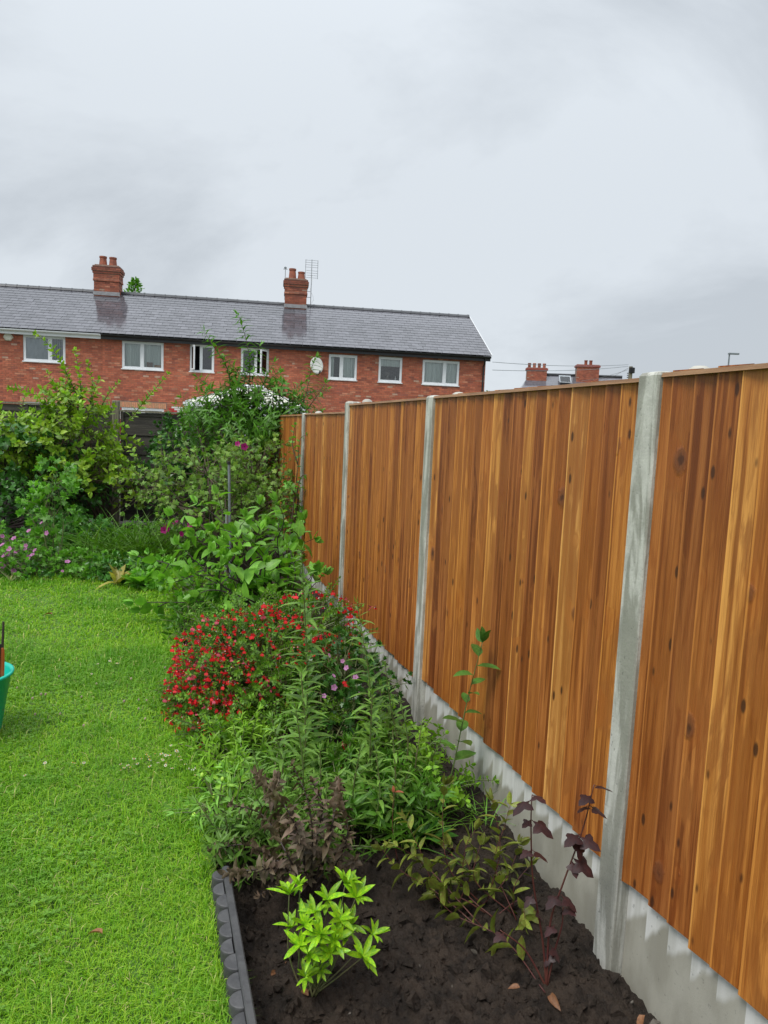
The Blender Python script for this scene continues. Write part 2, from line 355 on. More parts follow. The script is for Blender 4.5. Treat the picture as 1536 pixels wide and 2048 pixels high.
M['metal'] = basic('galvanised_metal', (0.42, 0.44, 0.45), (0.30, 0.32, 0.33), 9, 0.4, metal=0.6)
M['greymetal'] = basic('grey_painted_metal', (0.20, 0.23, 0.24), (0.14, 0.16, 0.17), 9, 0.4)
M['dish'] = basic('satellite_dish_paint', (0.66, 0.66, 0.63), (0.55, 0.55, 0.52), 4, 0.5)
M['teal'] = basic('teal_plastic', (0.004, 0.46, 0.34), (0.004, 0.42, 0.31), 3, 0.35)
M['rubber'] = basic('grey_edging_rubber', (0.070, 0.070, 0.071), (0.048, 0.048, 0.05), 22, 0.6, 0.35, 90, var=0.12)
M['orange'] = basic('orange_plastic', (0.55, 0.12, 0.03), None, 5, 0.5)
def glass_mat():
    k = NT('window_glass'); f = k.n('ShaderNodeFresnel'); f.inputs[0].default_value = 1.5
    t = k.n('ShaderNodeBsdfTransparent'); t.inputs[0].default_value = (0.97, 0.985, 0.98, 1)
    g = k.n('ShaderNodeBsdfGlossy'); g.inputs['Roughness'].default_value = 0.04
    ms = k.n('ShaderNodeMixShader'); k.L(k.math('ADD', f.outputs[0], 0.03), ms.inputs[0]); k.L(t.outputs[0], ms.inputs[1]); k.L(g.outputs[0], ms.inputs[2])
    return k.done(ms.outputs[0])
M['glass'] = glass_mat()
def soil_mat():
    k = NT('wet_soil'); v = k.coord((1, 1, 1))
    c = k.mix(k.rng(k.noise(v, 14, 6, 0.65), 0.3, 0.7), (0.014, 0.0098, 0.0072), (0.050, 0.035, 0.025))
    c = k.mix(k.rng(k.noise(v, 3, 3), 0.45, 0.7, 0, 0.5), c, (0.045, 0.033, 0.025))
    h = k.math('ADD', k.noise(v, 45, 6, 0.7), k.math('MULTIPLY', k.noise(v, 150, 4, 0.7), 0.5))
    return k.done(k.bsdf(c, k.rng(k.noise(v, 30, 3), 0.35, 0.7, 0.45, 0.85), k.bump(h, 1.0, 0.016), 0.30))
M['soil'] = soil_mat()
M['lawn'] = basic('lawn_base', (0.070, 0.165, 0.012), (0.045, 0.095, 0.010), 9, 0.9, 0.5, 80)
M['ground'] = basic('ground_cover', (0.06, 0.085, 0.03), (0.05, 0.06, 0.03), 0.4, 0.9, 0.3, 5)
rng = np.random.default_rng(7); random.seed(7)

# ------------------------------------------------------------------ ground, lawn, beds
A = math.radians(17.0)
FT = np.array([-math.sin(A), math.cos(A), 0.0])       # along the new fence, away from the camera
FN = np.array([-math.cos(A), -math.sin(A), 0.0])      # out of the fence into this garden
FO = np.array([0.7615, 2.2757, 0.0])                  # far front corner of the nearest post in view
def fen(s, q=0.0, z=0.0): return FO + FT*s + FN*q + np.array([0, 0, z])
_e0, _e1 = gp(448, 1765, 0.045), gp(492, 2040, 0.045)
def edge_x(Y): return _e1[0] + (Y-_e1[1])*(_e0[0]-_e1[0])/(_e0[1]-_e1[1])   # lawn / bed boundary (the edging strip)
def fence_x(Y): return FO[0] + (Y-FO[1])*(-math.tan(A)) + 0.045
BACK = 6.95                                            # far end of the lawn
BA = math.radians(8.4)
BC = fen(9.5)                                          # corner with the old back fence
def back_y(X): return BC[1] + (X-BC[0])*math.tan(BA)

tag(link('ground', mesh('ground', [(-700,-60,-0.3),(700,-60,-0.3),(700,1500,-0.3),(-700,1500,-0.3)], [(0,1,2,3)], M['ground'])), kind='structure')

def fbm(x, y, seed=0, octs=5, f0=1.0, gain=0.5):
    """cheap value noise on arrays"""
    r = np.random.default_rng(seed); out = np.zeros_like(x); a = 1.0
    for o in range(octs):
        T = r.random((64, 64)); f = f0*2**o
        X = x*f+17.3*o; Y = y*f+9.1*o; xi = np.floor(X).astype(int); yi = np.floor(Y).astype(int); u = X-xi; w = Y-yi
        u = u*u*(3-2*u); w = w*w*(3-2*w)
        g = lambda i, j: T[(xi+i) % 64, (yi+j) % 64]
        out += a*((g(0,0)*(1-u)+g(1,0)*u)*(1-w) + (g(0,1)*(1-u)+g(1,1)*u)*w - 0.5); a *= gain
    return out
def grid(name, X, Y, Z, mat, smooth=True):
    n, m = X.shape; i = np.arange(n-1)[:,None]*m; j = np.arange(m-1)[None]
    Q = np.stack([i+j, i+j+1, i+m+j+1, i+m+j], -1).reshape(-1, 4)
    return link(name, mesh(name, np.stack([X, Y, Z], -1).reshape(-1, 3), [Q], mat, smooth=smooth))
# lawn sheet
ys = np.concatenate([np.linspace(-2, 8, 60)]); us = np.linspace(0, 1, 60)
Yg, Ug = np.meshgrid(ys, us, indexing='ij'); Xr = edge_x(Yg) - 0.02; Xg = -13 + (Xr+13)*Ug
tag(grid('lawn', Xg, Yg, 0.02*fbm(Xg, Yg, 3, 3, 0.8), M['lawn']), kind='structure')
# near bed
def soil_z(X, Y):
    base = np.interp(Y, [1.5, 2.3, 4.2, 6.0, 12], [-0.115, -0.10, -0.055, 0.0, 0.03])
    return base + 0.05*fbm(X, Y, 5, 3, 2.2) + 0.045*fbm(X, Y, 8, 4, 9.0, 0.6) + 0.022*np.abs(fbm(X, Y, 9, 3, 45.0, 0.6))
ys = np.concatenate([np.linspace(0.9, 3.4, 330), np.linspace(3.42, 7.5, 120), np.linspace(7.6, 12, 30)]); us = np.linspace(0, 1, 230)
Yg, Ug = np.meshgrid(ys, us, indexing='ij'); Xl = edge_x(Yg)+0.005; Xg = Xl + (fence_x(Yg)+0.01-Xl)*Ug
tag(grid('flower_bed', Xg, Yg, soil_z(Xg, Yg), M['soil']), kind='structure')
xs = np.linspace(-13, -1.0, 120); ys = np.linspace(BACK+0.08, 12.2, 60); Xg, Yg = np.meshgrid(xs, ys, indexing='ij')
tag(grid('back_border', Xg, Yg, 0.0 + 0.04*fbm(Xg, Yg, 12, 4, 2.0), M['soil']), kind='structure')
# clods of soil
def ico(seed, amp=0.35):
    t = (1+5**.5)/2; V = nrm(np.array([(-1,t,0),(1,t,0),(-1,-t,0),(1,-t,0),(0,-1,t),(0,1,t),(0,-1,-t),(0,1,-t),(t,0,-1),(t,0,1),(-t,0,-1),(-t,0,1)]))
    F = np.array([(0,11,5),(0,5,1),(0,1,7),(0,7,10),(0,10,11),(1,5,9),(5,11,4),(11,10,2),(10,7,6),(7,1,8),(3,9,4),(3,4,2),(3,2,6),(3,6,8),(3,8,9),(4,9,5),(2,4,11),(6,2,10),(8,6,7),(9,8,1)])
    r = np.random.default_rng(seed); return V*(1+amp*(r.random((12,1))-0.5)*2)*np.array([1, 1, 0.75]), [F]
cl_ = Acc(); N = 5200
Yc = 1.3 + 2.6*rng.random(N)**1.3; Xc = edge_x(Yc)+0.05 + (fence_x(Yc)-edge_x(Yc)-0.08)*rng.random(N)
sz = 0.0025 + 0.020*rng.random(N)**6 + 0.003*rng.random(N)
for b in range(6):
    i = np.arange(b, N, 6); k = len(i); d = nrm(rng.normal(size=(k, 3))); up = nrm(rng.normal(size=(k, 3)))
    cl_.leaves(ico(b, 0.6), np.stack([Xc[i], Yc[i], soil_z(Xc[i], Yc[i])+sz[i]*0.25], -1), d, up, sz[i], np.repeat((0.6+0.8*rng.random((k, 1))), 3, 1))
tag(cl_.obj('soil_clods', M['soil']), 'loose dark crumbs and clods of soil over the bare bed', 'soil', kind='stuff')

# ------------------------------------------------------------------ the new fence
ZT = [1.807, 1.797, 1.810, 1.736, 1.72, 1.70]              # post tops
capz = [onpl(1340, 740.5, fen(0, -.037), FN)[2], onpl(1200, 759.5, fen(0, -.037), FN)[2], onpl(760, 801, fen(0, -.037), FN)[2], onpl(650, 824, fen(0, -.037), FN)[2], onpl(598, 828, fen(0, -.037), FN)[2]]
capz.append(capz[-1]-0.02)
botz = [onpl(1300, 1800, fen(0, -.03), FN)[2], onpl(901, 1408.4, fen(0, -.03), FN)[2], onpl(770, 1290, fen(0, -.03), FN)[2]]
botz += [botz[2], botz[2], botz[2]]
PNAME = ['nearest fence panel of brown vertical boards, cut off by the right edge',
         'widest fence panel in full view, golden boards with dark round knots',
         'third fence panel from the right, dark streaked boards behind the red flowers',
         'fourth fence panel from the right, narrow in view, even orange boards',
         'fence panel of brown boards half hidden by the tall leafy shrub',
         'farthest fence panel of new timber, mostly hidden in the corner shrubs']
POSTN = ['large pale concrete post, nearest, wet streaks down its face', 'concrete fence post second from the right edge, beside the satellite-dish house view',
         'concrete fence post behind the tips of the red-flowered bush', 'thin concrete fence post with a climbing stem in front of it', 'concrete fence post in shade, mostly behind the corner shrub', 'concrete fence post at the far corner where the two fences meet']
POSTN[1] = 'concrete fence post below the house gable window, second from the right'
GN = ['nearest pale concrete gravel board at bottom right, scuffed grey', 'long concrete gravel board with jagged wet line behind the dark purple plant', 'concrete gravel board with drip marks, running behind the green spikes',
      'short concrete gravel board glimpsed behind the red flowers', 'concrete gravel board under the shaded panel beside the corner shrub', 'concrete gravel board in the far fence corner']
rzf = math.atan2(FT[1], FT[0])
def board_mesh(w, h, t0, t1, seed):
    """feather-edge board: thick (t0) at x=w, thin at x=0; front towards +y; slight uneven foot"""
    r = random.Random(seed); V = []; n = 9
    for i in range(n):
        z = h*i/(n-1); j = (r.random()-.5)*0.0022 if 0 < i < n-1 else 0; c = (r.random()-.5)*0.0016
        V += [(0, 0, z), (w+j, 0, z), (w+j, t0+c, z), (w+j-0.002, t0+c+0.0012, z), (0, t1, z)]
    F = [(4, 3, 2, 1, 0), tuple(5*(n-1)+q for q in range(5))]
    for i in range(n-1):
        for q in range(5): F.append((5*i+q, 5*i+(q+1) % 5, 5*i+5+(q+1) % 5, 5*i+5+q))
    return V, F
BM = {}
for i in range(6):
    s0 = -1.9 + 1.9*i; h = capz[i]-0.022-botz[i]
    root = empty('fence_panel', fen(s0, -0.037, botz[i]), rzf, PNAME[i], 'fence panel', 'new timber fence panels')
    # local x runs away from the camera, local y into the garden; the thick edge is the far one
    x = 0.0; kk = 0
    while x < 1.80-0.03:
        w = 0.083 + 0.034*random.random()
        if 1.80-(x+w) < 0.05: w = 1.80-x
        V, F = board_mesh(w+(0.015 if x+w < 1.79 else 0), h+0.022, 0.015+0.006*random.random(), 0.003, i*100+kk)
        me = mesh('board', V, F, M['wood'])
        o = link('board', me, root, (x, 0.001*random.random(), -0.004-0.012*random.random()**2))
        o.rotation_euler = (0, 0.0015*(random.random()-.5), 0)
        x += w; kk += 1
    a = Acc(); V = [(0,-0.03,h),(1.80,-0.03,h),(1.80,0.03,h),(0,0.03,h),(0,-0.03,h+0.018),(1.80,-0.03,h+0.018),(1.80,0.026,h+0.013),(0,0.026,h+0.013)]
    a.add(V, [(0,3,2,1),(4,5,6,7),(0,1,5,4),(1,2,6,5),(2,3,7,6),(3,0,4,7)]); a.obj('capping_rail', M['cap'], root)
    for zz in (0.12, h*0.5, h-0.15):
        Acc().box((0.002, -0.04, zz), (1.798, -0.002, zz+0.04)).obj('back_rail', M['cap'], root)
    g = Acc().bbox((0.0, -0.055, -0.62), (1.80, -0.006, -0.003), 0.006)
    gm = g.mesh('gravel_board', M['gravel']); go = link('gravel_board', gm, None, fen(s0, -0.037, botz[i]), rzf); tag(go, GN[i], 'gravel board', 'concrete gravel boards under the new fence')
    # post at the far end of this panel
    p = Acc(); zt = ZT[i]; e = 0.005; zb = -0.5
    prof = [(0, -0.11), (0.1, -0.11), (0.1, -e), (0.1-e, 0), (e, 0), (0, -e)]
    n = len(prof); V = []
    for z_, ins in ((zb, 0), (zt-0.012, 0), (zt-0.003, 0.006), (zt, 0.016)):
        V += [(0.05+(x_-0.05)*(1-ins/0.05), -0.055+(y_+0.055)*(1-ins/0.055), z_) for x_, y_ in prof]
    Fp = [tuple(range(n-1, -1, -1)), tuple(range(3*n, 4*n))] + [(k*n+q, k*n+(q+1) % n, k*n+n+(q+1) % n, k*n+n+q) for k in range(3) for q in range(n)]
    # slots for the panels are hidden behind the front flange
    p.add(V, Fp); po = p.obj('concrete_post', M['post'], None, loc=fen(s0+1.80, 0.0, 0), rz=rzf); tag(po, POSTN[i], 'fence post', 'concrete posts of the new fence')
    cp = Acc().lathe([(0.0001, 0.045), (0.018, 0.043), (0.034, 0.034), (0.044, 0.018), (0.047, 0), (0.047, -0.03), (0.0001, -0.03)][::-1], 16, (0.03, -0.165, zt-0.018))
    cp.obj('rounded_cap', M['dome'], po, smooth=True)
    Acc().box((0.0, -0.215, zb), (0.09, -0.113, zt-0.05)).obj('rear_post', M['greywood'], po)

# ------------------------------------------------------------------ old dark back fence
bt = np.array([-math.cos(BA), -math.sin(BA), 0]); rzb = math.atan2(-bt[1], -bt[0])
bl = []
fence_n = ['dark old slatted fence panel behind the tall shrub near the corner', 'dark old slatted fence panel to the left of the grey wooden post', 'dark old slatted fence panel at the far left behind the leaves']
pw = onpl(232, 900, BC, np.array([-math.sin(BA), math.cos(BA), 0]))
d0 = np.linalg.norm((pw-BC)[:2])
for i in range(3):
    a0 = d0 - 1.95 + 1.95*i; b0 = BC + bt*(a0+1.9) 
    root = empty('old_fence_panel', (b0[0], b0[1], 0), rzb, fence_n[i], 'fence panel', 'old dark back fence panels')
    ztop = [1.70, 1.745, 1.73][i]; z = 0.05; q = 0
    while z < ztop-0.05:
        w = min(0.155, ztop-z); a = Acc()
        y0 = -0.006 if q % 2 else 0.006
        a.bbox((0.02, y0-0.006, z), (1.85, y0+0.006, z+w-0.006), 0.002); o = a.obj('slat', M['darkwood'], root); o.rotation_euler = (0, 0.004*(random.random()-.5), 0)
        z += 0.145; q += 1
    for xx in (0.02, 0.62, 1.22, 1.81): Acc().box((xx, -0.03, 0.04), (xx+0.04, -0.012, ztop)).obj('batten', M['darkwood'], root)
    Acc().box((0.0, -0.035, ztop), (1.87, 0.03, ztop+0.025)).obj('capping_rail', M['greywood'], root)
lp = ['weathered grey-green wooden post standing above the dark back fence', 'weathered wooden fence post hidden among the far left leaves']
for i in range(2):
    b0 = BC + bt*(d0+1.95*i); a = Acc().bbox((-0.05, -0.05, -0.1), (0.05, 0.05, 1.86-0.05*i), 0.008)
    o = a.obj('wooden_post', M['greywood'], None, loc=(b0[0], b0[1], 0), rz=rzb); tag(o, lp[i], 'fence post')

# ------------------------------------------------------------------ terraced houses behind
HA = math.radians(8.4); hx = np.array([math.cos(HA), math.sin(HA), 0]); hy = np.array([-math.sin(HA), math.cos(HA), 0])
EAVE = 4.9
_p = gp(972, 716, EAVE-0.05); HO = np.array([_p[0], _p[1], 0.0])               # right-hand front corner of the terrace
def wpx(u, v, y=0.0):
    p = onpl(u, v, HO+hy*y, hy)-HO; return float(p@hx), float(p[2])
# ridge depth: where the line of sight to the ridge end meets the verge
_best = min((abs(wpx(945, 637, y)[0]-wpx(978, 712, -0.28)[0]), y) for y in np.linspace(2.5, 6, 71)); RD = float(_best[1])
if not 3.4 < RD < 4.6: RD = 4.0
RZ = wpx(500, 604, RD)[1]; EY, EZ = -0.30, EAVE+0.02
xb = [wpx(590, 700)[0], wpx(205, 675)[0]]
xb = [0.0, xb[0], xb[1], xb[1]-7.6]
BC_ = np.array([(0.46,0.128,0.070),(0.51,0.162,0.088),(0.41,0.116,0.066),(0.48,0.14,0.075),(0.34,0.105,0.068),(0.54,0.22,0.13)])
def bricks(a, x0, x1, z0, z1, holes=(), y=0.0, prow=0.075, bw=0.225, seed=0, special=None):
    r = np.random.default_rng(seed); row = 0; z = z0; P = []; Cc = []
    while z < z1-0.03:
        zt_ = min(z+prow-0.010, z1)
        cuts = [(x0, x1)]
        for (h0, h1, g0, g1) in holes:
            if zt_ > g0 and z < g1:
                n2 = []
                for (c0, c1) in cuts:
                    if h1 <= c0 or h0 >= c1: n2.append((c0, c1)); continue
                    if h0 > c0: n2.append((c0, h0))
                    if h1 < c1: n2.append((h1, c1))
                cuts = n2
        for (c0, c1) in cuts:
            q = math.floor((c0-x0)/bw)*bw + x0 - (bw/2 if row % 2 else 0)
            while q < c1:
                b0, b1 = max(q, c0), min(q+bw-0.010, c1)
                if b1-b0 > 0.02:
                    P.append((b0, b1, z, zt_)); cc = BC_[r.choice(6, p=[.26,.22,.18,.2,.08,.06])]*(0.80+0.38*r.random())
                    if r.random() < 0.018: cc = np.array([0.52, 0.33, 0.24])
                    if special is not None: cc = special(0.5*(b0+b1), z, cc, r)
                    Cc.append(cc)
                q += bw
        z += prow; row += 1
    P = np.array(P); n = len(P); yo = y-0.007-0.004*r.random(n); yi = np.full(n, y+0.004)
    x0_, x1_, za_, zb_ = P.T
    V = np.stack([np.stack([x0_,yo,za_],-1), np.stack([x1_,yo,za_],-1), np.stack([x1_,yo,zb_],-1), np.stack([x0_,yo,zb_],-1),
                  np.stack([x0_,yi,za_],-1), np.stack([x1_,yi,za_],-1), np.stack([x1_,yi,zb_],-1), np.stack([x0_,yi,zb_],-1)], 1)
    T = np.array([(0,1,2,3),(3,2,6,7),(0,4,5,1),(1,5,6,2),(0,3,7,4)])
    a.addn(V.reshape(-1, 3), [(T[None] + (np.arange(n)*8)[:,None,None]).reshape(-1, 4)], np.repeat(np.array(Cc), 8, 0))
def wall_cells(a, x0, x1, z0, z1, holes, y0, y1):
    xs_ = sorted({x0, x1, *[h[0] for h in holes], *[h[1] for h in holes]}); zs_ = sorted({z0, z1, *[h[2] for h in holes], *[h[3] for h in holes]})
    for i in range(len(xs_)-1):
        for j in range(len(zs_)-1):
            cx_, cz_ = 0.5*(xs_[i]+xs_[i+1]), 0.5*(zs_[j]+zs_[j+1])
            if any(h[0] < cx_ < h[1] and h[2] < cz_ < h[3] for h in holes): continue
            a.box((xs_[i], y0, zs_[j]), (xs_[i+1], y1, zs_[j+1]))
def ringbox(a, x0, x1, z0, z1, w, y0, y1):
    a.box((x0,y0,z0),(x1,y1,z0+w)); a.box((x0,y0,z1-w),(x1,y1,z1)); a.box((x0,y0,z0+w),(x0+w,y1,z1-w)); a.box((x1-w,y0,z0+w),(x1,y1,z1-w))
def window(root, x0, x1, z0, z1, splits, fills, openp=None, sill=True):
    a = Acc(); ringbox(a, x0+0.004, x1-0.004, z0+0.004, z1-0.004, 0.055, 0.012, 0.06)
    w = a.obj('window', M['upvc'], root); xs_ = [x0+0.055] + [x0+(x1-x0)*f for f in splits] + [x1-0.055]
    for f in splits: Acc().box((x0+(x1-x0)*f-0.035, 0.014, z0+0.058), (x0+(x1-x0)*f+0.035, 0.058, z1-0.058)).obj('mullion', M['upvc'], w)
    for i in range(len(xs_)-1):
        l, r_ = xs_[i]+(0.036 if i else 0.002), xs_[i+1]-(0.036 if i < len(xs_)-2 else 0.002)
        if openp and openp[0] == i:
            hinge = l if openp[1] < 0 else r_
            wd = r_-l; a = Acc(); sg = 1 if openp[1] < 0 else -1
            xa, xb_ = (0, wd) if sg > 0 else (-wd, 0)
            ringbox(a, xa, xb_, 0.06, z1-z0-0.06, 0.055, -0.025, 0.025); o = a.obj('open_casement', M['upvc'], w, loc=(hinge, -0.02, z0)); o.rotation_euler = (0, 0, math.radians(openp[1]))
            Acc().box((xa+0.055, -0.004, 0.115), (xb_-0.055, 0.004, z1-z0-0.115)).obj('pane', M['glass'], o)
        else:
            a = Acc(); ringbox(a, l, r_, z0+0.06, z1-0.06, 0.04, 0.02, 0.05); a.obj('sash', M['upvc'], w)
            Acc().box((l+0.041, 0.030, z0+0.101), (r_-0.041, 0.034, z1-0.101)).obj('pane', M['glass'], w)
        f = fills[i] if i < len(fills) else None
        if f == 'net' or f == 'half':
            n = 25; xx = np.linspace(l, r_ if f == 'net' else l+(r_-l)*0.38, n); yy = 0.155+0.014*np.sin(xx*55+i*2)+0.008*np.sin(xx*23); V = []
            for z_ in (z0+0.04, z1-0.06): V += [(x_, y_, z_) for x_, y_ in zip(xx, yy)]
            for z_ in (z0+0.04, z1-0.06): V += [(x_, y_+0.004, z_) for x_, y_ in zip(xx, yy)]
            F = [(k, k+1, n+k+1, n+k) for k in range(n-1)] + [(2*n+k, 3*n+k, 3*n+k+1, 2*n+k+1) for k in range(n-1)]
            Acc().add(V, F).obj('curtain', M['curtain'], w, smooth=True)
        elif f == 'blind':
            m = int((r_-l)/0.085)
            for k in range(m):
                o = Acc().box((-0.042, -0.001, 0), (0.042, 0.001, z1-z0-0.12)).obj('blind_slat', M['blind'], w, loc=(l+0.045+k*0.085, 0.11, z0+0.06)); o.rotation_euler = (0, 0, math.radians(28 if i == 0 else 62))
    if sill: Acc().box((x0-0.03, -0.05, z0-0.035), (x1+0.03, 0.06, z0+0.003)).obj('sill', M['upvc'], w)
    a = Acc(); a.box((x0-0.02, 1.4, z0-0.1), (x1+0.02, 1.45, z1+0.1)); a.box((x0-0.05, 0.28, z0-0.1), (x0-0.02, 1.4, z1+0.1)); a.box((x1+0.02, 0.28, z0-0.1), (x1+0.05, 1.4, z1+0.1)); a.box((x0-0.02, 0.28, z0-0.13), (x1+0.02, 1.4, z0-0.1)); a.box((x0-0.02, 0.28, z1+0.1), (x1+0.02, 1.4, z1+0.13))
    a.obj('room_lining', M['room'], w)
    return w
SW, SE = 0.31, 0.30                                        # slate width and exposure
_sl = math.atan2(RZ-EZ, RD-EY); SLOPE = math.hypot(RZ-EZ, RD-EY)
SM = []
for k in range(5):
    r = random.Random(k); a = Acc(); t = 0.005; w = SW-0.008; l = 0.47
    j = [(r.random()-.5)*0.012 for _ in range(4)]
    a.add([(0,j[0],0),(w,j[1],0),(w,l,-0.004),(0,l,-0.004),(0,j[0],t),(w,j[1],t),(w,l,t-0.004),(0,l,t-0.004)], [(0,3,2,1),(4,5,6,7),(0,1,5,4),(1,2,6,5),(2,3,7,6),(3,0,4,7)], np.repeat([[1-0.12*r.random()]*3], 8, 0))
    SM.append(a.mesh('slate', M['slate']))
def roof(root, x0, x1):
    rx = Matrix.Rotation(_sl, 4, 'X')
    Acc().add([(x0,EY+0.06,EZ-0.03),(x1,EY+0.06,EZ-0.03),(x1,RD,RZ-0.02),(x0,RD,RZ-0.02),(x0,2*RD-EY,EZ-0.03),(x1,2*RD-EY,EZ-0.03)], [(0,1,2,3),(3,2,5,4)]).obj('roof', M['slate'], root)
    ro = [c for c in root.children if c.name.startswith('roof')][0]
    rows = int(SLOPE/SE); n = 0; rest = Acc(); SEi = SLOPE/rows
    for i in range(rows):
        off = (SW/2 if i % 2 else 0); q = x0-off
        while q < x1-0.02:
            x_ = q; wfac = 1.0
            if x_ < x0: wfac = (q+SW-x0)/SW; x_ = x0
            if x_+SW > x1: wfac = (x1-x_)/SW
            if wfac > 0.1:
                s_ = i*SEi; m = Matrix.Translation((x_, EY+math.cos(_sl)*s_, EZ+math.sin(_sl)*s_)) @ rx @ Matrix.Translation((0, 0, 0.006)) @ Matrix.Rotation(math.radians(-1.1)+random.gauss(0, 0.002), 4, 'X') @ Matrix.Rotation(random.gauss(0, 0.0025), 4, 'Y') @ Matrix.Rotation(random.gauss(0, 0.006), 4, 'Z') @ Matrix.Diagonal((wfac, 1, 1, 1))
                if random.random() < 0.01: m = m @ Matrix.Translation((0, -0.07, 0.004)) @ Matrix.Rotation(0.04, 4, 'Z')
                me = SM[random.randrange(5)]
                if n < 300: link('slate', me, ro, mw=m)
                else:
                    V = np.array([m @ v.co for v in me.vertices]); rest.add(V, [tuple(p.vertices) for p in me.polygons])
                n += 1
            q += SW
    if rest.n: tag(rest.obj('upper_slates', M['slate'], ro), kind='stuff')
    x = x0; L = 0.46
    while x < x1-0.05:
        l = min(L, x1-x); prof = [(-0.15, -0.075), (-0.09, 0.0), (-0.03, 0.045), (0.03, 0.045), (0.09, 0.0), (0.15, -0.075)]
        V = []; m = len(prof)
        for xx, sc in ((x+0.002, 1.0), (x+l-0.05, 1.0), (x+l-0.05, 1.16), (x+l-0.002, 1.16)): V += [(xx, RD+y_*sc, RZ+0.03+z_*sc+(0.006 if sc > 1 else 0)) for y_, z_ in prof]
        F = [(k*m+q, k*m+q+1, k*m+m+q+1, k*m+m+q) for k in range(3) for q in range(m-1)] + [tuple(range(m))[::-1], tuple(range(3*m, 4*m))]
        Acc().add(V, F).obj('ridge_tile', M['ridge'], ro); x += l
    return ro
def chimney(root, xc, w, d, y, ztop, zbase, pots):
    a = Acc(); mo = Acc()
    hb = ztop-zbase; sizes = [(0, hb*0.52, 0.0), (hb*0.52, hb*0.58, 0.035), (hb*0.58, hb*0.76, 0.02), (hb*0.76, hb*0.83, 0.05), (hb*0.83, hb*0.93, 0.085), (hb*0.93, hb, 0.05)]
    ch = None
    for k, (z0, z1, e) in enumerate(sizes):
        mo.box((xc-w/2-e, y-d/2-e, zbase+z0), (xc+w/2+e, y+d/2+e, zbase+z1))
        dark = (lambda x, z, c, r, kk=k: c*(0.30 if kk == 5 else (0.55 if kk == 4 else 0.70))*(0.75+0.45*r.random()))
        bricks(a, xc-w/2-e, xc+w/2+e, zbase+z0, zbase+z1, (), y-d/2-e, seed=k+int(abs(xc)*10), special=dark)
        b = Acc(); bricks(b, -d/2-e, d/2+e, zbase+z0, zbase+z1, (), 0, seed=k+50, special=dark)
        V = np.concatenate(b.V)
        for sg in (1, -1):
            V2 = np.stack([xc+sg*(w/2+e)-V[:,1]*sg, y+V[:,0]*sg, V[:,2]], -1); a.addn(V2, [np.concatenate(x) for x in b.F.values()], np.concatenate(b.c))
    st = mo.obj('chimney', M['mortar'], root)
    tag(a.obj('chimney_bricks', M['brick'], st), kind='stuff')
    Acc().box((xc-w/2-0.04, y-d/2-0.03, zbase+0.10), (xc+w/2+0.04, y-d/2-0.013, zbase+0.26)).obj('lead_flashing', M['lead'], st)
    for (dx, hh) in pots:
        p = Acc().lathe([(0.18, -0.05), (0.185, 0.0), (0.19, 0.03), (0.175, 0.05), (0.145, hh*0.82), (0.165, hh*0.85), (0.165, hh), (0.12, hh), (0.12, hh-0.15)], 14, (xc+dx, y, ztop+0.02)); p.obj('chimney_pot', M['pot'], st, smooth=False)
    Acc().box((xc-w/2+0.02, y-d/2+0.02, ztop), (xc+w/2-0.02, y+d/2-0.02, ztop+0.05)).obj('mortar_cap', M['mortar'], st)
    return st
HL = ['end house of the brick terrace, three upstairs windows and black gutter', 'middle brick terraced house with two open upstairs windows above the shrub', 'left brick terraced house with white gutter and vertical blinds']
def wrect(u0, v0, u1, v1): (xa, zt_), (xb_, zb_) = wpx(u0, v0), wpx(u1, v1); return xa, xb_, zb_, zt_
WINS = [[(wrect(658,708,713,761), [0.45], ['half','net']), (wrect(758,713,803,766), [], ['top']), (wrect(846,719,917,772), [0.6], ['net','net'])],
        [(wrect(244,681,327,741), [0.48], ['net','net']), (wrect(380,688,428,745), [0.44], [None,None]), (wrect(482,695,537,751), [0.55], [None,None])],
        [(wrect(46,669,131,726), [0.63], ['blind','blind'])]]
HOUSE = []
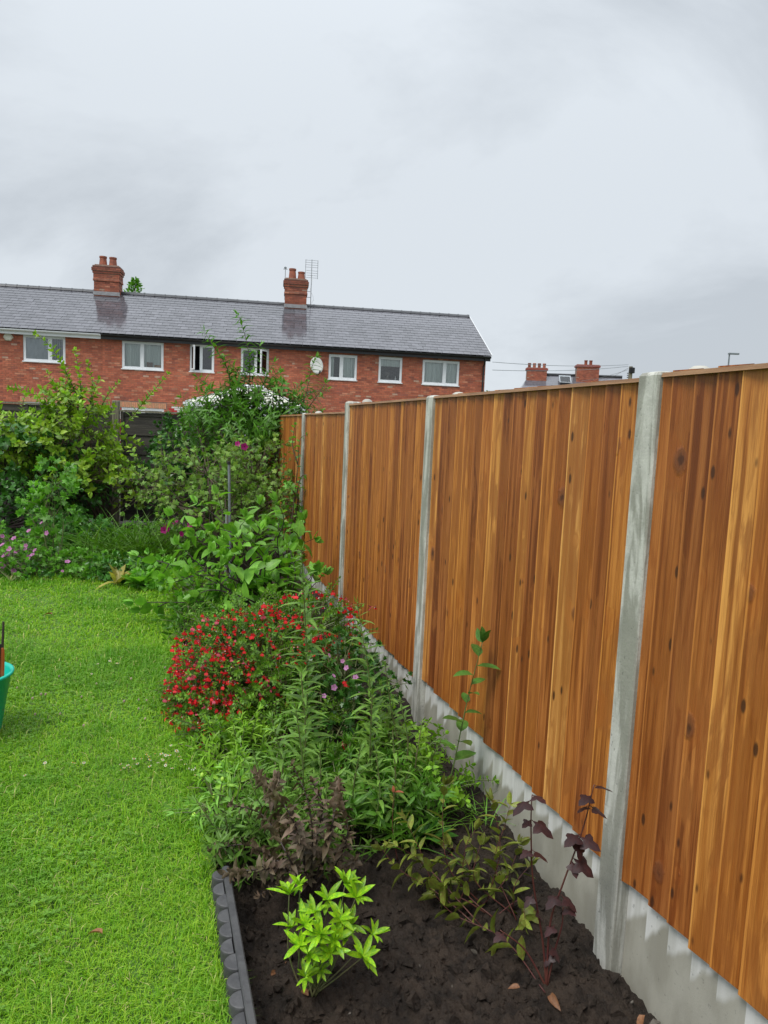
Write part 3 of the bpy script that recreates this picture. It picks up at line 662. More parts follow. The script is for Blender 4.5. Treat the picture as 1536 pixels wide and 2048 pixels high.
for hI in range(3):
    x1, x0 = xb[hI], xb[hI+1]; org = HO + hx*x1
    root = empty('terraced_house', (org[0], org[1], 0), HA, HL[hI], 'house', 'houses of the brick terrace'); HOUSE.append(root)
    holes = []; ws = WINS[hI]; rel = lambda r_: (r_[0]-x1, r_[1]-x1, r_[2], r_[3])
    gws = []
    if hI == 2: gws = [(wrect(47,803,132,826), [0.5], ['half', None])]
    if hI == 1: gws = [(wrect(243,814,328,836), [0.5], [None, 'half'])]
    gws = [((r_[0], r_[1], 1.05, r_[3]), s_, f_) for r_, s_, f_ in gws]
    for r_, s_, f_ in ws+gws: holes.append(rel(r_))
    wd = x0-x1                      # negative width; local x from wd to 0
    bw_ = Acc(); wall_cells(bw_, wd, -0.0, -0.3, EAVE-0.02, holes, 0.0, 0.26); wl_ = bw_.obj('wall', M['mortar'], root)
    gx = [h for h in holes if h[2] < 1.2]
    def special(x, z, c, r, hI=hI):
        if hI == 1 and z < 2.15 and (-7.3 < x < -6.75 or -4.95 < x < -4.4): return np.array([0.50, 0.03, 0.03]) if r.random() < 0.6 else np.array([0.75, 0.72, 0.70])
        return c
    lint = [(h[0]-0.12, h[1]+0.12, h[3], h[3]+0.22) for h in gx]
    bb = Acc(); bricks(bb, wd+0.002, -0.002, -0.3, EAVE-0.02, holes+lint, 0.0, seed=hI, special=special)
    tag(bb.obj('wall_bricks', M['brick'], wl_), kind='stuff')
    for (l0, l1, z0, z1) in lint:
        for k in range(int((l1-l0)/0.075)):
            Acc().box((l0+k*0.075, -0.012, z0+0.004), (l0+k*0.075+0.065, 0.0, z1-0.004), (0.62*random.uniform(.85,1.1), 0.30, 0.17)).obj('lintel_brick', M['brick'], wl_)
    for k, (r_, s_, f_) in enumerate(ws+gws):
        op = None
        if hI == 1 and k == 1: op = (0, -62)
        if hI == 1 and k == 2: op = (1, 50)
        r_ = rel(r_); w = window(root, *r_, s_, f_, op)
        if f_ == ['top']: Acc().box((r_[0]+0.08, 0.12, r_[3]-0.38), (r_[1]-0.08, 0.125, r_[3]-0.08)).obj('roller_blind', M['curtain'], w)
        if hI == 1 and k == 0:
            Acc().box((r_[0]+0.95, 0.07, r_[2]+0.07), (r_[0]+1.18, 0.12, r_[2]+0.30), (0.5,0.45,0.4)).obj('photo_frame', M['cap'], w); Acc().box((r_[0]+1.25, 0.07, r_[2]+0.07), (r_[0]+1.52, 0.12, r_[2]+0.21), (1.2, 1.1, 0.6)).obj('wicker_basket', M['cap'], w)
        if k == 1 and hI == 0:
            Acc().lathe([(0.03,0),(0.035,0.02),(0.03,0.14),(0.012,0.17),(0.012,0.22),(0.0001,0.22)], 10, (r_[1]-0.25, 0.16, r_[2]+0.06)).obj('bottle', M['upvc'], w)
            Acc().lathe([(0.05,0),(0.08,0.1),(0.05,0.2),(0.12,0.36),(0.0001,0.36)], 10, (r_[0]+0.42, 0.2, r_[2]+0.06), (0.25, 0.2, 0.2)).obj('dark_vase', M['curtain'], w)
    ro = roof(root, wd+(0.0 if hI < 2 else -0.1), 0.0 if hI else 0.16)
    # soffit, fascia, gutter
    gm = M['upvc'] if hI == 2 else M['black']
    e1 = 0.14 if hI == 0 else -0.02
    Acc().box((wd, EY+0.075, EZ-0.23), (e1, EY+0.10, EZ-0.035)).obj('fascia_board', gm, root)
    Acc().box((wd, EY+0.101, EZ-0.20), (e1, 0.0, EZ-0.18)).obj('soffit', gm, root)
    n = 9; th = np.linspace(math.pi, 2*math.pi, n); V = []
    for xx in (wd, e1): V += [(xx, EY+0.01+0.065*math.cos(t), EZ-0.045+0.075*math.sin(t)) for t in th] + [(xx, EY+0.01+0.057*math.cos(t), EZ-0.045+0.067*math.sin(t)) for t in th[::-1]]
    m = 2*n; F = [(q, (q+1) % m, m+(q+1) % m, m+q) for q in range(m)] + [tuple(range(m))[::-1], tuple(range(m, 2*m))]
    Acc().add(V, F).obj('gutter', gm, root)
    if hI == 0:
        Acc().tube([(-0.10, EY+0.02, EZ-0.10), (-0.10, EY+0.05, EZ-0.25), (-0.10, -0.06, EZ-0.45), (-0.10, -0.06, -0.25)], 0.036, 8).obj('downpipe', M['black'], root)
        Acc().add([(0.0, 0.26, -0.3), (0.0, 2*RD-0.2, -0.3), (0.0, 2*RD-0.2, EAVE), (0.0, RD, RZ-0.1), (0.0, 0.26, EAVE), (-0.25, 0.26, -0.3), (-0.25, 2*RD-0.2, -0.3), (-0.25, 2*RD-0.2, EAVE), (-0.25, RD, RZ-0.1), (-0.25, 0.26, EAVE)],
                  [(0,1,2,3,4), (9,8,7,6,5), (0,5,6,1), (1,6,7,2), (2,7,8,3), (3,8,9,4), (4,9,5,0)], (0.40, 0.10, 0.05)).obj('gable_wall', M['brick'], root)
        Acc().add([(0.165, EY, EZ-0.03), (0.165, RD, RZ-0.03), (0.165, RD, RZ+0.05), (0.165, EY, EZ+0.05), (0.185, EY, EZ-0.03), (0.185, RD, RZ-0.03), (0.185, RD, RZ+0.05), (0.185, EY, EZ+0.05)], [(0,1,2,3),(7,6,5,4),(0,4,5,1),(1,5,6,2),(2,6,7,3),(3,7,4,0)]).obj('verge_board', M['upvc'], root)
    Acc().add([(wd, 2*RD-0.4, -0.3), (0, 2*RD-0.4, -0.3), (0, 2*RD-0.4, EAVE), (wd, 2*RD-0.4, EAVE), (wd, 2*RD-0.15, -0.3), (0, 2*RD-0.15, -0.3), (0, 2*RD-0.15, EAVE), (wd, 2*RD-0.15, EAVE)], [(0,1,2,3),(7,6,5,4),(0,4,5,1),(1,5,6,2),(2,6,7,3),(3,7,4,0)], (0.4, 0.1, 0.05)).obj('rear_wall', M['brick'], root)
# chimneys stand astride the ridge, slightly to this side
def chim(hI, u0, u1, vtop, vbase, pots):
    y = RD-0.15; x0, zt_ = wpx(u0, vtop, y-0.35); x1, _ = wpx(u1, vtop, y-0.35); zb_ = EZ+(y-0.35-EY)*math.tan(_sl)-0.05
    return chimney(HOUSE[hI], 0.5*(x0+x1)-xb[hI], (x1-x0), 0.70, y, zt_, zb_, pots), 0.5*(x0+x1), y, zt_
chim(1, 188, 238, 530, 597, [(-0.22, 0.44), (0.20, 0.42)])
_, cx2, cy2, cz2 = chim(0, 571, 614, 557, 628, [(-0.17, 0.50), (0.24, 0.38)])

def hw(x, y, z): p = HO + hx*x + hy*y; return (p[0], p[1], z)
# satellite dish
dx_, dz_ = wpx(629, 735); root = empty('satellite_dish', hw(dx_, -0.02, dz_), HA, 'off-white oval satellite dish fixed to the brick wall', 'satellite dish')
a = Acc(); n = 24; V = [(0, 0.05, 0)]; F = []
for rr, yy in ((0.12, 0.045), (0.22, 0.03), (0.30, 0.0), (0.305, 0.012)):
    V += [(rr*0.92*math.cos(t), yy, rr*1.18*math.sin(t)) for t in np.arange(n)*2*math.pi/n]
F = [(0, 1+k, 1+(k+1) % n) for k in range(n)] + [(1+j*n+k, 1+j*n+n+k, 1+j*n+n+(k+1) % n, 1+j*n+(k+1) % n) for j in range(3) for k in range(n)]
V = [(x, y-0.30, z) for x, y, z in V]; o = a.add(V, F).obj('reflector', M['dish'], root, smooth=True); o.rotation_euler = (math.radians(-14), 0, math.radians(16))
Acc().tube([(0.0, -0.26, -0.30), (0.12, -0.45, -0.34), (0.20, -0.62, -0.24)], 0.018, 6).obj('feed_arm', M['black'], root)
Acc().tube([(0.19, -0.60, -0.26), (0.20, -0.66, -0.17)], [0.035, 0.03], 8).obj('receiver', M['black'], root)
Acc().tube([(0, 0.02, -0.1), (0, -0.26, -0.1)], 0.025, 6).obj('wall_bracket', M['black'], root)
# alarm box
ax_, az_ = wpx(17, 674); root = empty('alarm_box', hw(ax_, -0.015, az_), HA, 'cream six-sided alarm box below the white gutter', 'alarm box')
V = [(0.19*math.cos(t), 0, 0.17*math.sin(t)) for t in np.arange(6)*math.pi/3] + [(0.185*math.cos(t), -0.05, 0.165*math.sin(t)) for t in np.arange(6)*math.pi/3] + [(0.15*math.cos(t), -0.075, 0.13*math.sin(t)) for t in np.arange(6)*math.pi/3]
Acc().add(V, [tuple(range(12, 18))] + [(j*6+k, j*6+(k+1) % 6, j*6+6+(k+1) % 6, j*6+6+k) for j in range(2) for k in range(6)], (1.0, 0.98, 0.86)).obj('cover', M['dish'], root)
Acc().box((-0.1, -0.004, -0.1), (0.1, 0.012, 0.1)).obj('back_plate', M['dish'], root)
# aerials
def aerial(u, vtop, vbot, label, full):
    y = RD+0.1; x, z1 = wpx(u, vtop, y); _, z0 = wpx(u, vbot, y); root = empty('television_aerial', hw(x, y, z0), HA, label, 'aerial'); h = z1-z0
    Acc().tube([(0, 0, 0), (0, 0, h)], 0.018, 6).obj('mast', M['metal'], root)
    if full:
        Acc().tube([(0.0, -0.25, h-0.45), (0.0, 0.25, h-0.45)], 0.012, 5).obj('boom', M['metal'], root)
        for k in range(8):
            zz = h-0.04-0.105*k; zz -= 0.05 if k > 3 else 0
            Acc().tube([(-0.30 if k < 4 else -0.24, 0, zz), (0.30 if k < 4 else 0.3, 0, zz)], 0.009, 4).obj('element', M['metal'], root)
        for xx in (-0.28, 0.0, 0.28):
            Acc().box((xx-0.012, -0.01, h-0.87), (xx+0.012, 0.01, h-0.02)).obj('spreader', M['metal'], root)
        Acc().tube([(-0.5, -0.1, 0.45), (0, -0.02, 0.47)], 0.014, 5).obj('bracket_arm', M['metal'], root)
        Acc().tube([(-0.5, -0.1, 0.75), (0, -0.02, 0.73)], 0.014, 5).obj('bracket_arm', M['metal'], root)
        t = np.linspace(0, 1, 9); Acc().tube(np.stack([0.03+0.12*np.sin(t*9)*(1-t), 0*t, 0.2+(h-0.9)*t], -1), 0.007, 4).obj('cable', M['upvc'], root)
    else:
        Acc().box((-0.06, -0.03, h-0.09), (0.06, 0.03, h-0.03)).obj('element', M['greymetal'], root); Acc().tube([(-0.1, 0, h-0.12), (0.1, 0, h-0.12)], 0.012, 4).obj('element', M['greymetal'], root)
aerial(624, 519, 616, 'grid-like television aerial on a thin mast right of the second chimney', True)
aerial(571, 533, 600, 'short thin aerial rod left of the second chimney', False)

# conservatory behind the shrub: hipped roof with cream panels
cxl, _ = wpx(372, 830, -3.0); cxr, _ = wpx(606, 830, -3.0); _, cze = wpx(440, 806, -3.0); _, czr = wpx(490, 775, -1.6)
root = empty('conservatory', hw(0, 0, 0), HA, 'white conservatory with cream panelled roof, glimpsed through the tall shrub', 'conservatory')
y0, y1, ym = -3.2, -0.02, -1.7; xm0, xm1 = cxl+1.9, cxr-1.5
cze = max(cze, 2.05)
pts = dict(a=(cxl, y0, cze), b=(cxr, y0, cze), c=(cxr, y1, cze), d=(cxl, y1, cze), e=(xm0, ym, czr), f=(xm1, ym, czr))
def panelquad(p, q, r_, s_, nn):
    p, q, r_, s_ = [np.array(t) for t in (p, q, r_, s_)]
    for k in range(nn):
        f0, f1 = k/nn+0.012, (k+1)/nn-0.012
        V = [p+(q-p)*f0, p+(q-p)*f1, s_+(r_-s_)*f1, s_+(r_-s_)*f0]; V = V+[v-np.array([0, 0, 0.02]) for v in V]
        Acc().add(V, [(0,1,2,3),(7,6,5,4),(0,4,5,1),(1,5,6,2),(2,6,7,3),(3,7,4,0)]).obj('roof_panel', M['cream'], root)
    for k in range(nn+1):
        f0 = k/nn; Acc().tube([p+(q-p)*f0, s_+(r_-s_)*f0], 0.035, 5).obj('glazing_bar', M['upvc'], root)
panelquad(pts['a'], pts['b'], pts['f'], pts['e'], 6); panelquad(pts['d'], pts['a'], pts['e'], pts['e'], 3); panelquad(pts['b'], pts['c'], pts['f'], pts['f'], 3); panelquad(pts['c'], pts['d'], pts['e'], pts['f'], 5)
Acc().tube([(xm0, ym, czr+0.05), (xm1, ym, czr+0.05)], 0.06, 6).obj('ridge_bar', M['upvc'], root)
Acc().box((cxl-0.08, y0-0.1, cze-0.16), (cxr+0.08, y0-0.01, cze-0.02)).obj('gutter', M['upvc'], root)
Acc().box((cxl-0.08, y0+0.0, cze-0.16), (cxl-0.02, y1, cze-0.02)).obj('gutter', M['upvc'], root)
nw = 6
for k in range(nw):
    xa = cxl+(cxr-cxl)*k/nw; xb_ = cxl+(cxr-cxl)*(k+1)/nw; a = Acc(); ringbox(a, xa+0.003, xb_-0.003, 0.7, cze-0.17, 0.06, y0, y0+0.06); w = a.obj('window', M['upvc'], root)
    Acc().box((xa+0.064, y0+0.025, 0.761), (xb_-0.064, y0+0.033, cze-0.231)).obj('pane', M['glass'], w)
Acc().box((cxl, y0, -0.3), (cxr, y0+0.2, 0.7), (0.4, 0.1, 0.05)).obj('dwarf_wall', M['brick'], root)
Acc().box((cxl, y0+0.25, -0.3), (cxl+0.06, y1, cze-0.17)).obj('side_frame', M['upvc'], root); Acc().box((cxr-0.06, y0+0.25, -0.3), (cxr, y1, cze-0.17)).obj('side_frame', M['upvc'], root)

# ------------------------------------------------------------------ far roofs, pole, lamp, wires
FY = 62.0
def far_house():
    p0 = atY(1040, 775, FY); root = empty('distant_house', (p0[0], FY, 0), math.radians(-6), 'distant slate-roofed house with two brick chimneys beyond the fence', 'house')
    def loc(u, v, y=0): q = atY(u, v, FY+y); return q[0]-p0[0], q[2]
    xl, _ = loc(1030, 770); xr, _ = loc(1255, 770); _, zr = loc(1110, 751, 3.5); ze = zr-2.6
    Acc().box((xl+0.3, 0.3, -0.3), (xr-0.3, 7, ze), (0.40, 0.10, 0.05)).obj('wall', M['brick'], root)
    r_ = Acc().add([(xl, 0, ze), (xr, 0, ze), (xr, 3.6, zr), (xl+1.4, 3.6, zr), (xl, 7.2, ze), (xr, 7.2, ze)], [(0,1,2,3),(3,2,5,4),(0,3,4)]).obj('roof', M['slate'], root)
    Acc().tube([(xl+1.4, 3.6, zr+0.05), (xr, 3.6, zr+0.05)], 0.12, 6).obj('ridge_tiles', M['ridge'], r_)
    sx_, sz_ = loc(1122, 757, 2.6); s = Acc().box((-0.5, -0.05, -0.55), (0.5, 0.03, 0.55)).obj('skylight', M['metal'], r_, loc=(sx_, 2.55, sz_-0.1)); s.rotation_euler = (math.radians(-54), 0, 0)
    Acc().box((-0.42, -0.065, -0.47), (0.42, -0.052, 0.47)).obj('pane', M['glass'], s)
    for (u0, u1, vt, vb, pots) in ((1046, 1083, 735, 765, 4), (1143, 1184, 730, 762, 2)):
        x0, zt_ = loc(u0, vt, 3.2); x1, zb_ = loc(u1, vb, 3.2); a = Acc(); w = x1-x0
        mo = Acc().box((x0, 2.8, zb_-1.2), (x1, 3.8, zt_)); ch = mo.obj('chimney', M['mortar'], root)
        bricks(a, x0, x1, zb_-1.2, zt_, (), 2.8, seed=pots, special=lambda x, z, c, r: c*0.8); tag(a.obj('chimney_bricks', M['brick'], ch), kind='stuff')
        Acc().box((x0-0.08, 2.72, zt_-0.22), (x1+0.08, 3.88, zt_-0.05), (0.30, 0.07, 0.05)).obj('corbel', M['brick'], ch)
        for k in range(pots):
            fx = (k+0.5)/pots if pots == 4 else 0.42+0.22*k
            Acc().lathe([(0.13, -0.06), (0.13, 0.3), (0.15, 0.32), (0.15, 0.4), (0.1, 0.4), (0.1, 0.2)], 10, (x0+w*fx, 3.3, zt_), (1.2, 1.25, 1.3) if pots == 4 and k % 2 else (0.7, 0.6, 0.6)).obj('chimney_pot', M['pot'], ch)
far_house()
PY = 44.0; pp = atY(1262, 733, PY); root = empty('utility_pole', (pp[0], PY, -0.3), 0, 'dark top of a wooden utility pole behind the fence', 'pole')
Acc().tube([(0, 0, 0), (0, 0, pp[2]+0.3)], [0.16, 0.11], 10).obj('pole', M['greywood'], root)
Acc().lathe([(0.11, 0), (0.17, 0.02), (0.17, 0.32), (0.11, 0.34)], 10, (0.06, -0.05, pp[2]-0.1), (0.5, 0.5, 0.5)).obj('junction_box', M['black'], root)
for k in range(3): Acc().tube([(-0.14, -0.02, pp[2]-0.1-0.12*k), (-0.2, -0.02, pp[2]-0.1-0.12*k)], 0.03, 5).obj('insulator', M['black'], root)
wires = [((985, 724, 33), 'upper thin overhead wire running from the pole towards the terrace'), ((985, 740, 33), 'lower thin overhead wire running from the pole towards the terrace'), ((1185, 768, 60), 'short drop wire from the pole top towards the distant house'), ((1150, 763, 58), 'sloping drop wire between the pole and the distant chimneys')]
for k, ((u, v, Y), lab) in enumerate(wires):
    q0 = np.array([pp[0]-0.17, PY-0.02, pp[2]+0.1-0.1*k]); q1 = atY(u, v, Y); t = np.linspace(0, 1, 14)[:,None]; P = q0+(q1-q0)*t; P[:,2] -= 0.5*(t*(1-t))[:,0]
    tag(Acc().tube(P, 0.011, 4).obj('overhead_wire', M['greymetal']), lab, 'wire', 'wires from the utility pole')
LY = 50.0; lp_ = atY(1459, 707, LY); root = empty('street_lamp', (lp_[0], LY, -0.3), 0, 'slim grey street lamp head above the nearest fence panel', 'street lamp')
Acc().tube([(0, 0, 0), (0, 0, lp_[2]+0.3)], [0.08, 0.05], 8).obj('column', M['greymetal'], root)
Acc().box((-0.06, -0.1, lp_[2]+0.24), (0.62, 0.1, lp_[2]+0.34)).obj('lamp_head', M['greymetal'], root)

# ------------------------------------------------------------------ plants: leaf shapes
def tpl(w=0.4, a=0.7, b=0.9, rows=3, fold=0.15, droop=0.15, wave=0.0, seed=0):
    r = random.Random(seed); ts = [(i+1)/(rows+1) for i in range(rows)]; pk = a/(a+b); mxv = pk**a*(1-pk)**b; V = [(0, 0, 0)]
    for t in ts:
        h = 0.5*w*(t**a*(1-t)**b)/mxv; z = -droop*t*t
        V += [(-h, t, z+fold*h+wave*(r.random()-.5)), (0, t, z), (h, t, z+fold*h+wave*(r.random()-.5))]
    V.append((0, 1, -droop)); n = rows; tip = 1+3*n; T = [(0, 2, 1), (0, 3, 2)]; Q = []
    for i in range(n-1):
        o = 1+3*i; Q += [(o, o+1, o+4, o+3), (o+1, o+2, o+5, o+4)]
    o = 1+3*(n-1); T += [(o, o+1, tip), (o+1, o+2, tip)]
    return np.array(V, float), [np.array(T)] + ([np.array(Q)] if Q else [])
def tpl_lobed(n=5, cut=0.45, w=1.0, droop=0.2, seed=0):
    r = random.Random(seed); out = [(0, 0.02, 0)]; m = n*4
    for i in range(m+1):
        t = i/m; ang = math.radians(-150+300*t); lob = 0.5+0.5*math.cos(2*math.pi*n*t+math.pi)
        rad = 0.55*((1-cut)+cut*lob)*(1.0+0.28*math.cos(ang))*(1+0.1*(r.random()-.5))
        x, y = w*rad*math.sin(ang), 0.42+rad*math.cos(ang); out.append((x, y, -droop*(x*x*1.6+(y-0.3)**2)+0.03*(lob-.5)))
    out.append((0, 0.42, 0.03)); c = len(out)-1
    F = [(c, i, i+1) for i in range(0, c-1)] + [(c, c-1, 0)]
    return np.array(out, float), [np.array(F)]
LANCE = [tpl(0.24, 0.7, 1.1, 3, 0.35, d, 0.02, k) for k, d in enumerate((0.15, 0.35, 0.6))]
OVATE = [tpl(0.58, 0.6, 0.85, 2, 0.25, d, 0.03, k) for k, d in enumerate((0.05, 0.2, 0.4))]
OVATE3 = [tpl(0.56, 0.6, 0.9, 4, 0.3, d, 0.03, k) for k, d in enumerate((0.1, 0.25, 0.5, 0.8))]
TINY = [tpl(0.6, 0.7, 0.8, 1, 0.2, 0.1)]
LOBE = [tpl_lobed(5, 0.45, 1.0, 0.15, k) for k in range(2)]
STRAP = [tpl(0.10, 0.3, 0.8, 5, 0.3, d, 0, k) for k, d in enumerate((0.4, 0.9, 1.4))]

M['stem_green'] = basic('green_stem', (0.10, 0.16, 0.04), (0.13, 0.12, 0.05), 8, 0.6)
M['stem_brown'] = basic('brown_stem', (0.085, 0.055, 0.035), (0.12, 0.09, 0.06), 8, 0.7, 0.3, 40)
M['stem_red'] = basic('red_stem', (0.075, 0.016, 0.015), (0.10, 0.03, 0.02), 8, 0.5)
M['stem_dark'] = basic('dark_stem', (0.03, 0.02, 0.018), (0.05, 0.035, 0.03), 8, 0.6)
M['leaf_mid'] = leafmat('leaf_mid_green', (0.120, 0.290, 0.030))
M['leaf_light'] = leafmat('leaf_light_green', (0.235, 0.430, 0.036))
M['leaf_dark'] = leafmat('leaf_dark_green', (0.050, 0.150, 0.022), rough=0.33, tr=0.18)
M['leaf_grey'] = leafmat('leaf_grey_green', (0.195, 0.365, 0.070), rough=0.55)
M['leaf_spike'] = leafmat('leaf_spike_green', (0.175, 0.325, 0.055), rough=0.45, vein=0.3)
M['leaf_broad'] = leafmat('leaf_broad_green', (0.190, 0.415, 0.050), rough=0.38, vein=0.4)
M['leaf_lime'] = leafmat('leaf_lime', (0.300, 0.500, 0.012), (0.14, 0.36, 0.012), rough=0.42, tr=0.25, var=0.3, vein=0.35)
M['leaf_olive'] = leafmat('leaf_olive_bronze', (0.190, 0.270, 0.040), (0.160, 0.150, 0.036), rough=0.30, tr=0.22, var=0.35, vein=0.3)
M['leaf_purple'] = leafmat('leaf_dark_purple', (0.046, 0.016, 0.016), (0.030, 0.012, 0.013), rough=0.45, tr=0.15, vein=0.4)
M['leaf_wilt'] = leafmat('leaf_wilted', (0.160, 0.105, 0.075), (0.085, 0.078, 0.036), rough=0.6, tr=0.15, var=0.4)
M['leaf_glossy'] = leafmat('leaf_glossy_green', (0.085, 0.205, 0.036), rough=0.28, tr=0.2, vein=0.3)
M['leaf_dead'] = leafmat('leaf_dead_orange', (0.27, 0.125, 0.055), (0.17, 0.075, 0.035), rough=0.55, tr=0.2)
M['petal'] = leafmat('petal', (1, 1, 1), (0.92, 0.9, 0.92), rough=0.5, tr=0.45, var=0.12)
M['grass'] = leafmat('grass_blades', (1, 1, 1), (0.85, 0.9, 0.8), rough=0.40, tr=0.34, var=0.0)

def tints(n, amp=0.25, yel=0.0):
    g = 1+amp*(rng.random((n, 1))*2-1); c = np.repeat(g, 3, 1)
    c[:,0] *= 1+yel*rng.random(n); return c
def perp(d):
    r = rng.normal(size=d.shape); return nrm(r - d*np.sum(r*d, -1, keepdims=True))
def curve(P, n=10):
    """Catmull-Rom through points"""
    P = np.asarray(P, float)
    if len(P) == 2: return P[0]+(P[1]-P[0])*np.linspace(0, 1, n)[:,None]
    Q = np.vstack([2*P[0]-P[1], P, 2*P[-1]-P[-2]]); out = []
    for i in range(len(P)-1):
        p0, p1, p2, p3 = Q[i:i+4]
        for t in np.linspace(0, 1, n, endpoint=False): out.append(0.5*((2*p1)+(p2-p0)*t+(2*p0-5*p1+4*p2-p3)*t*t+(3*p1-p0-3*p2+p3)*t**3))
    out.append(P[-1]); return np.array(out)
def along(P, t):
    """points and tangents at fractions t of polyline P"""
    L = np.concatenate([[0], np.cumsum(np.linalg.norm(np.diff(P, axis=0), axis=1))]); s = np.asarray(t)*L[-1]
    pos = np.stack([np.interp(s, L, P[:,k]) for k in range(3)], -1); d = 1e-3*L[-1]
    nx_ = np.stack([np.interp(np.minimum(s+d, L[-1]), L, P[:,k])-np.interp(np.maximum(s-d, 0), L, P[:,k]) for k in range(3)], -1)
    return pos, nrm(nx_), L[-1]
UP = np.array([0, 0, 1.0])
def leafy_shoot(lv, P, step, L, tp, lift=0.5, whorl=2, t0=0.1, amp=0.25, tipscale=0.55, yel=0.0, tipt=1.0, phase=None, prof=None, objs=None):
    """leaves along polyline P into Acc lv (or, if objs is a list, records for single leaf objects)"""
    _, _, LL = along(P, [0]); n = max(2, int(LL*(1-t0)/step)); t = t0+(1-t0)*(np.arange(n)+0.5)/n
    pos, T, _ = along(P, t); ph = rng.random()*6 if phase is None else phase
    ref = nrm(np.cross(T, UP+np.array([0.13, 0.07, 0]))); ref2 = np.cross(T, ref)
    for k in range(whorl):
        a = ph + np.arange(n)*(math.pi/2 if whorl == 2 else 2.4) + k*2*math.pi/whorl + rng.normal(size=n)*0.3
        rad = ref*np.cos(a)[:,None] + ref2*np.sin(a)[:,None]
        d = nrm(rad*math.cos(lift) + T*math.sin(lift) + 0.12*rng.normal(size=(n, 3)))
        sc = L*(0.75+0.5*rng.random(n))*(1-(1-tipscale)*t**2 if prof is None else prof(t)); col = tints(n, amp, yel)*(1+(tipt-1)*t[:,None]**2)
        for q in range(len(tp)):
            i = np.arange(q, n, len(tp))
            if objs is None: lv.leaves(tp[q], pos[i], d[i], T[i]+0.001, sc[i], col[i])
            else: objs += [(q, pos[j], d[j], T[j]+0.3*UP, sc[j]) for j in i]
    # tip tuft
    m = 4; d = nrm(T[-1]+0.45*rng.normal(size=(m, 3)))
    if objs is None: lv.leaves(tp[0], np.repeat(P[-1][None], m, 0), d, perp(d), L*tipscale*0.8, tints(m, amp, yel)*tipt)
    else: objs += [(0, P[-1], d[j], perp(d)[j], L*tipscale*0.9) for j in range(m)]
def leaf_objects(root, mats, tps, recs, name='leaf', wf=1.0):
    org = np.array(root.location); mm = [mesh(name, V*np.array([wf, 1, 1]), F, mats, smooth=True) for V, F in tps]
    for (q, p, d, up, L) in recs:
        d = nrm(d); X = nrm(np.cross(d, up)); Z = np.cross(X, d)
        m = Matrix(((X[0], d[0], Z[0], 0), (X[1], d[1], Z[1], 0), (X[2], d[2], Z[2], 0), (0, 0, 0, 1)))
        link(name, mm[q], root, mw=Matrix.Translation(Vector(p-org)) @ m @ Matrix.Scale(float(L), 4))
def sub(a, org):
    a.V = [v-np.asarray(org) for v in a.V]; return a
def shrub(name, label, cat, base, lobes, leaf, L, lm, sm, shoots=(), group=None, twig=0.22, step=0.035, whorl=1, lift=0.6, amp=0.3, limb=0.018, yel=0.0, shoot_step=None, shoot_L=None, rise=0.5, nlimb=3, extra=None, tipt=1.25):
    base = np.asarray(base, float); root = empty(name, base, 0, label, cat, group); st = Acc(); lv = Acc()
    for (c, r, n) in lobes:
        c = np.asarray(c, float); r = np.asarray(r, float)
        for k in range(nlimb):
            e = c + r*nrm(rng.normal(size=3))*0.55; md = base+(e-base)*0.5+0.12*rng.normal(size=3)*np.linalg.norm(e-base)*np.array([1, 1, 0.2])
            st.tube(curve([base+0.02*rng.normal(size=3)*np.array([1, 1, 0]), md, e], 6), np.linspace(limb, limb*0.35, 13), 5)
        u = nrm(rng.normal(size=(n, 3))); rho = (0.35+0.65*rng.random((n, 1))**0.5); p = c + r*u*rho
        p[:,2] = np.maximum(p[:,2], 0.03)
        d = nrm(u*np.array([1, 1, 0.6])+np.array([0, 0, rise])+0.45*rng.normal(size=(n, 3)))
        for k in range(n):
            l = twig*(0.6+0.8*rng.random()); bend = 0.25*l*rng.normal(size=3); P = curve([p[k], p[k]+d[k]*l*0.5+bend*0.3, p[k]+d[k]*l+bend*0.5-np.array([0, 0, 0.1*l])], 4)
            st.tube(P, np.linspace(0.004, 0.0015, len(P)), 4, cap=False)
            if rng.random() < 0.4: st.tube([c+r*u[k]*0.15, p[k]], [0.006, 0.004], 4, cap=False)
            leafy_shoot(lv, P, step, L, leaf, lift, whorl, 0.1, amp, 0.8, yel, tipt)
    for P in shoots:
        P = curve(P, 8); st.tube(P, np.linspace(0.008, 0.002, len(P)), 5)
        leafy_shoot(lv, P, shoot_step or step, shoot_L or L, leaf, lift, max(1, whorl), 0.08, amp, 0.6, yel, tipt)
    if extra: extra(st, lv)
    sub(st, base).obj('stem', sm, root); tag(sub(lv, base).obj('foliage', lm, root, smooth=True), kind='stuff')
    return root
def lob(u, v, Y, rx, ry, rz, n): return (atY(u, v, Y), (rx, ry, rz), n)
def sh(*pts): return [atY(*p) for p in pts]
def blossom(root, col, c2, size, spots, name='flower', petals=5, dirs=None):
    """single flowers: petals petals round a small centre"""
    org = np.array(root.location); a = Acc(); pt = tpl(0.85, 0.9, 0.5, 2, 0.2, 0.1); d = np.array([(math.cos(t), math.sin(t), 0.35) for t in np.arange(petals)*2*math.pi/petals])
    a.leaves(pt, np.zeros((petals, 3)), d, np.repeat([[0, 0, 1.0]], petals, 0), 1.0, col); a.lathe([(0.0001, 0.28), (0.12, 0.22), (0.16, 0.1)], 6, (0, 0, 0), c2); me = a.mesh(name, M['petal'])
    for k, p in enumerate(spots):
        z = Vector(nrm(np.array([0, -0.75, 0.55])+0.45*rng.normal(size=3)) if dirs is None else dirs[k]); q = z.to_track_quat('Z', 'Y').to_matrix().to_4x4()
        link(name, me, root, mw=Matrix.Translation(Vector(np.asarray(p)-org)) @ q @ Matrix.Scale(size*(0.8+0.4*random.random()), 4))

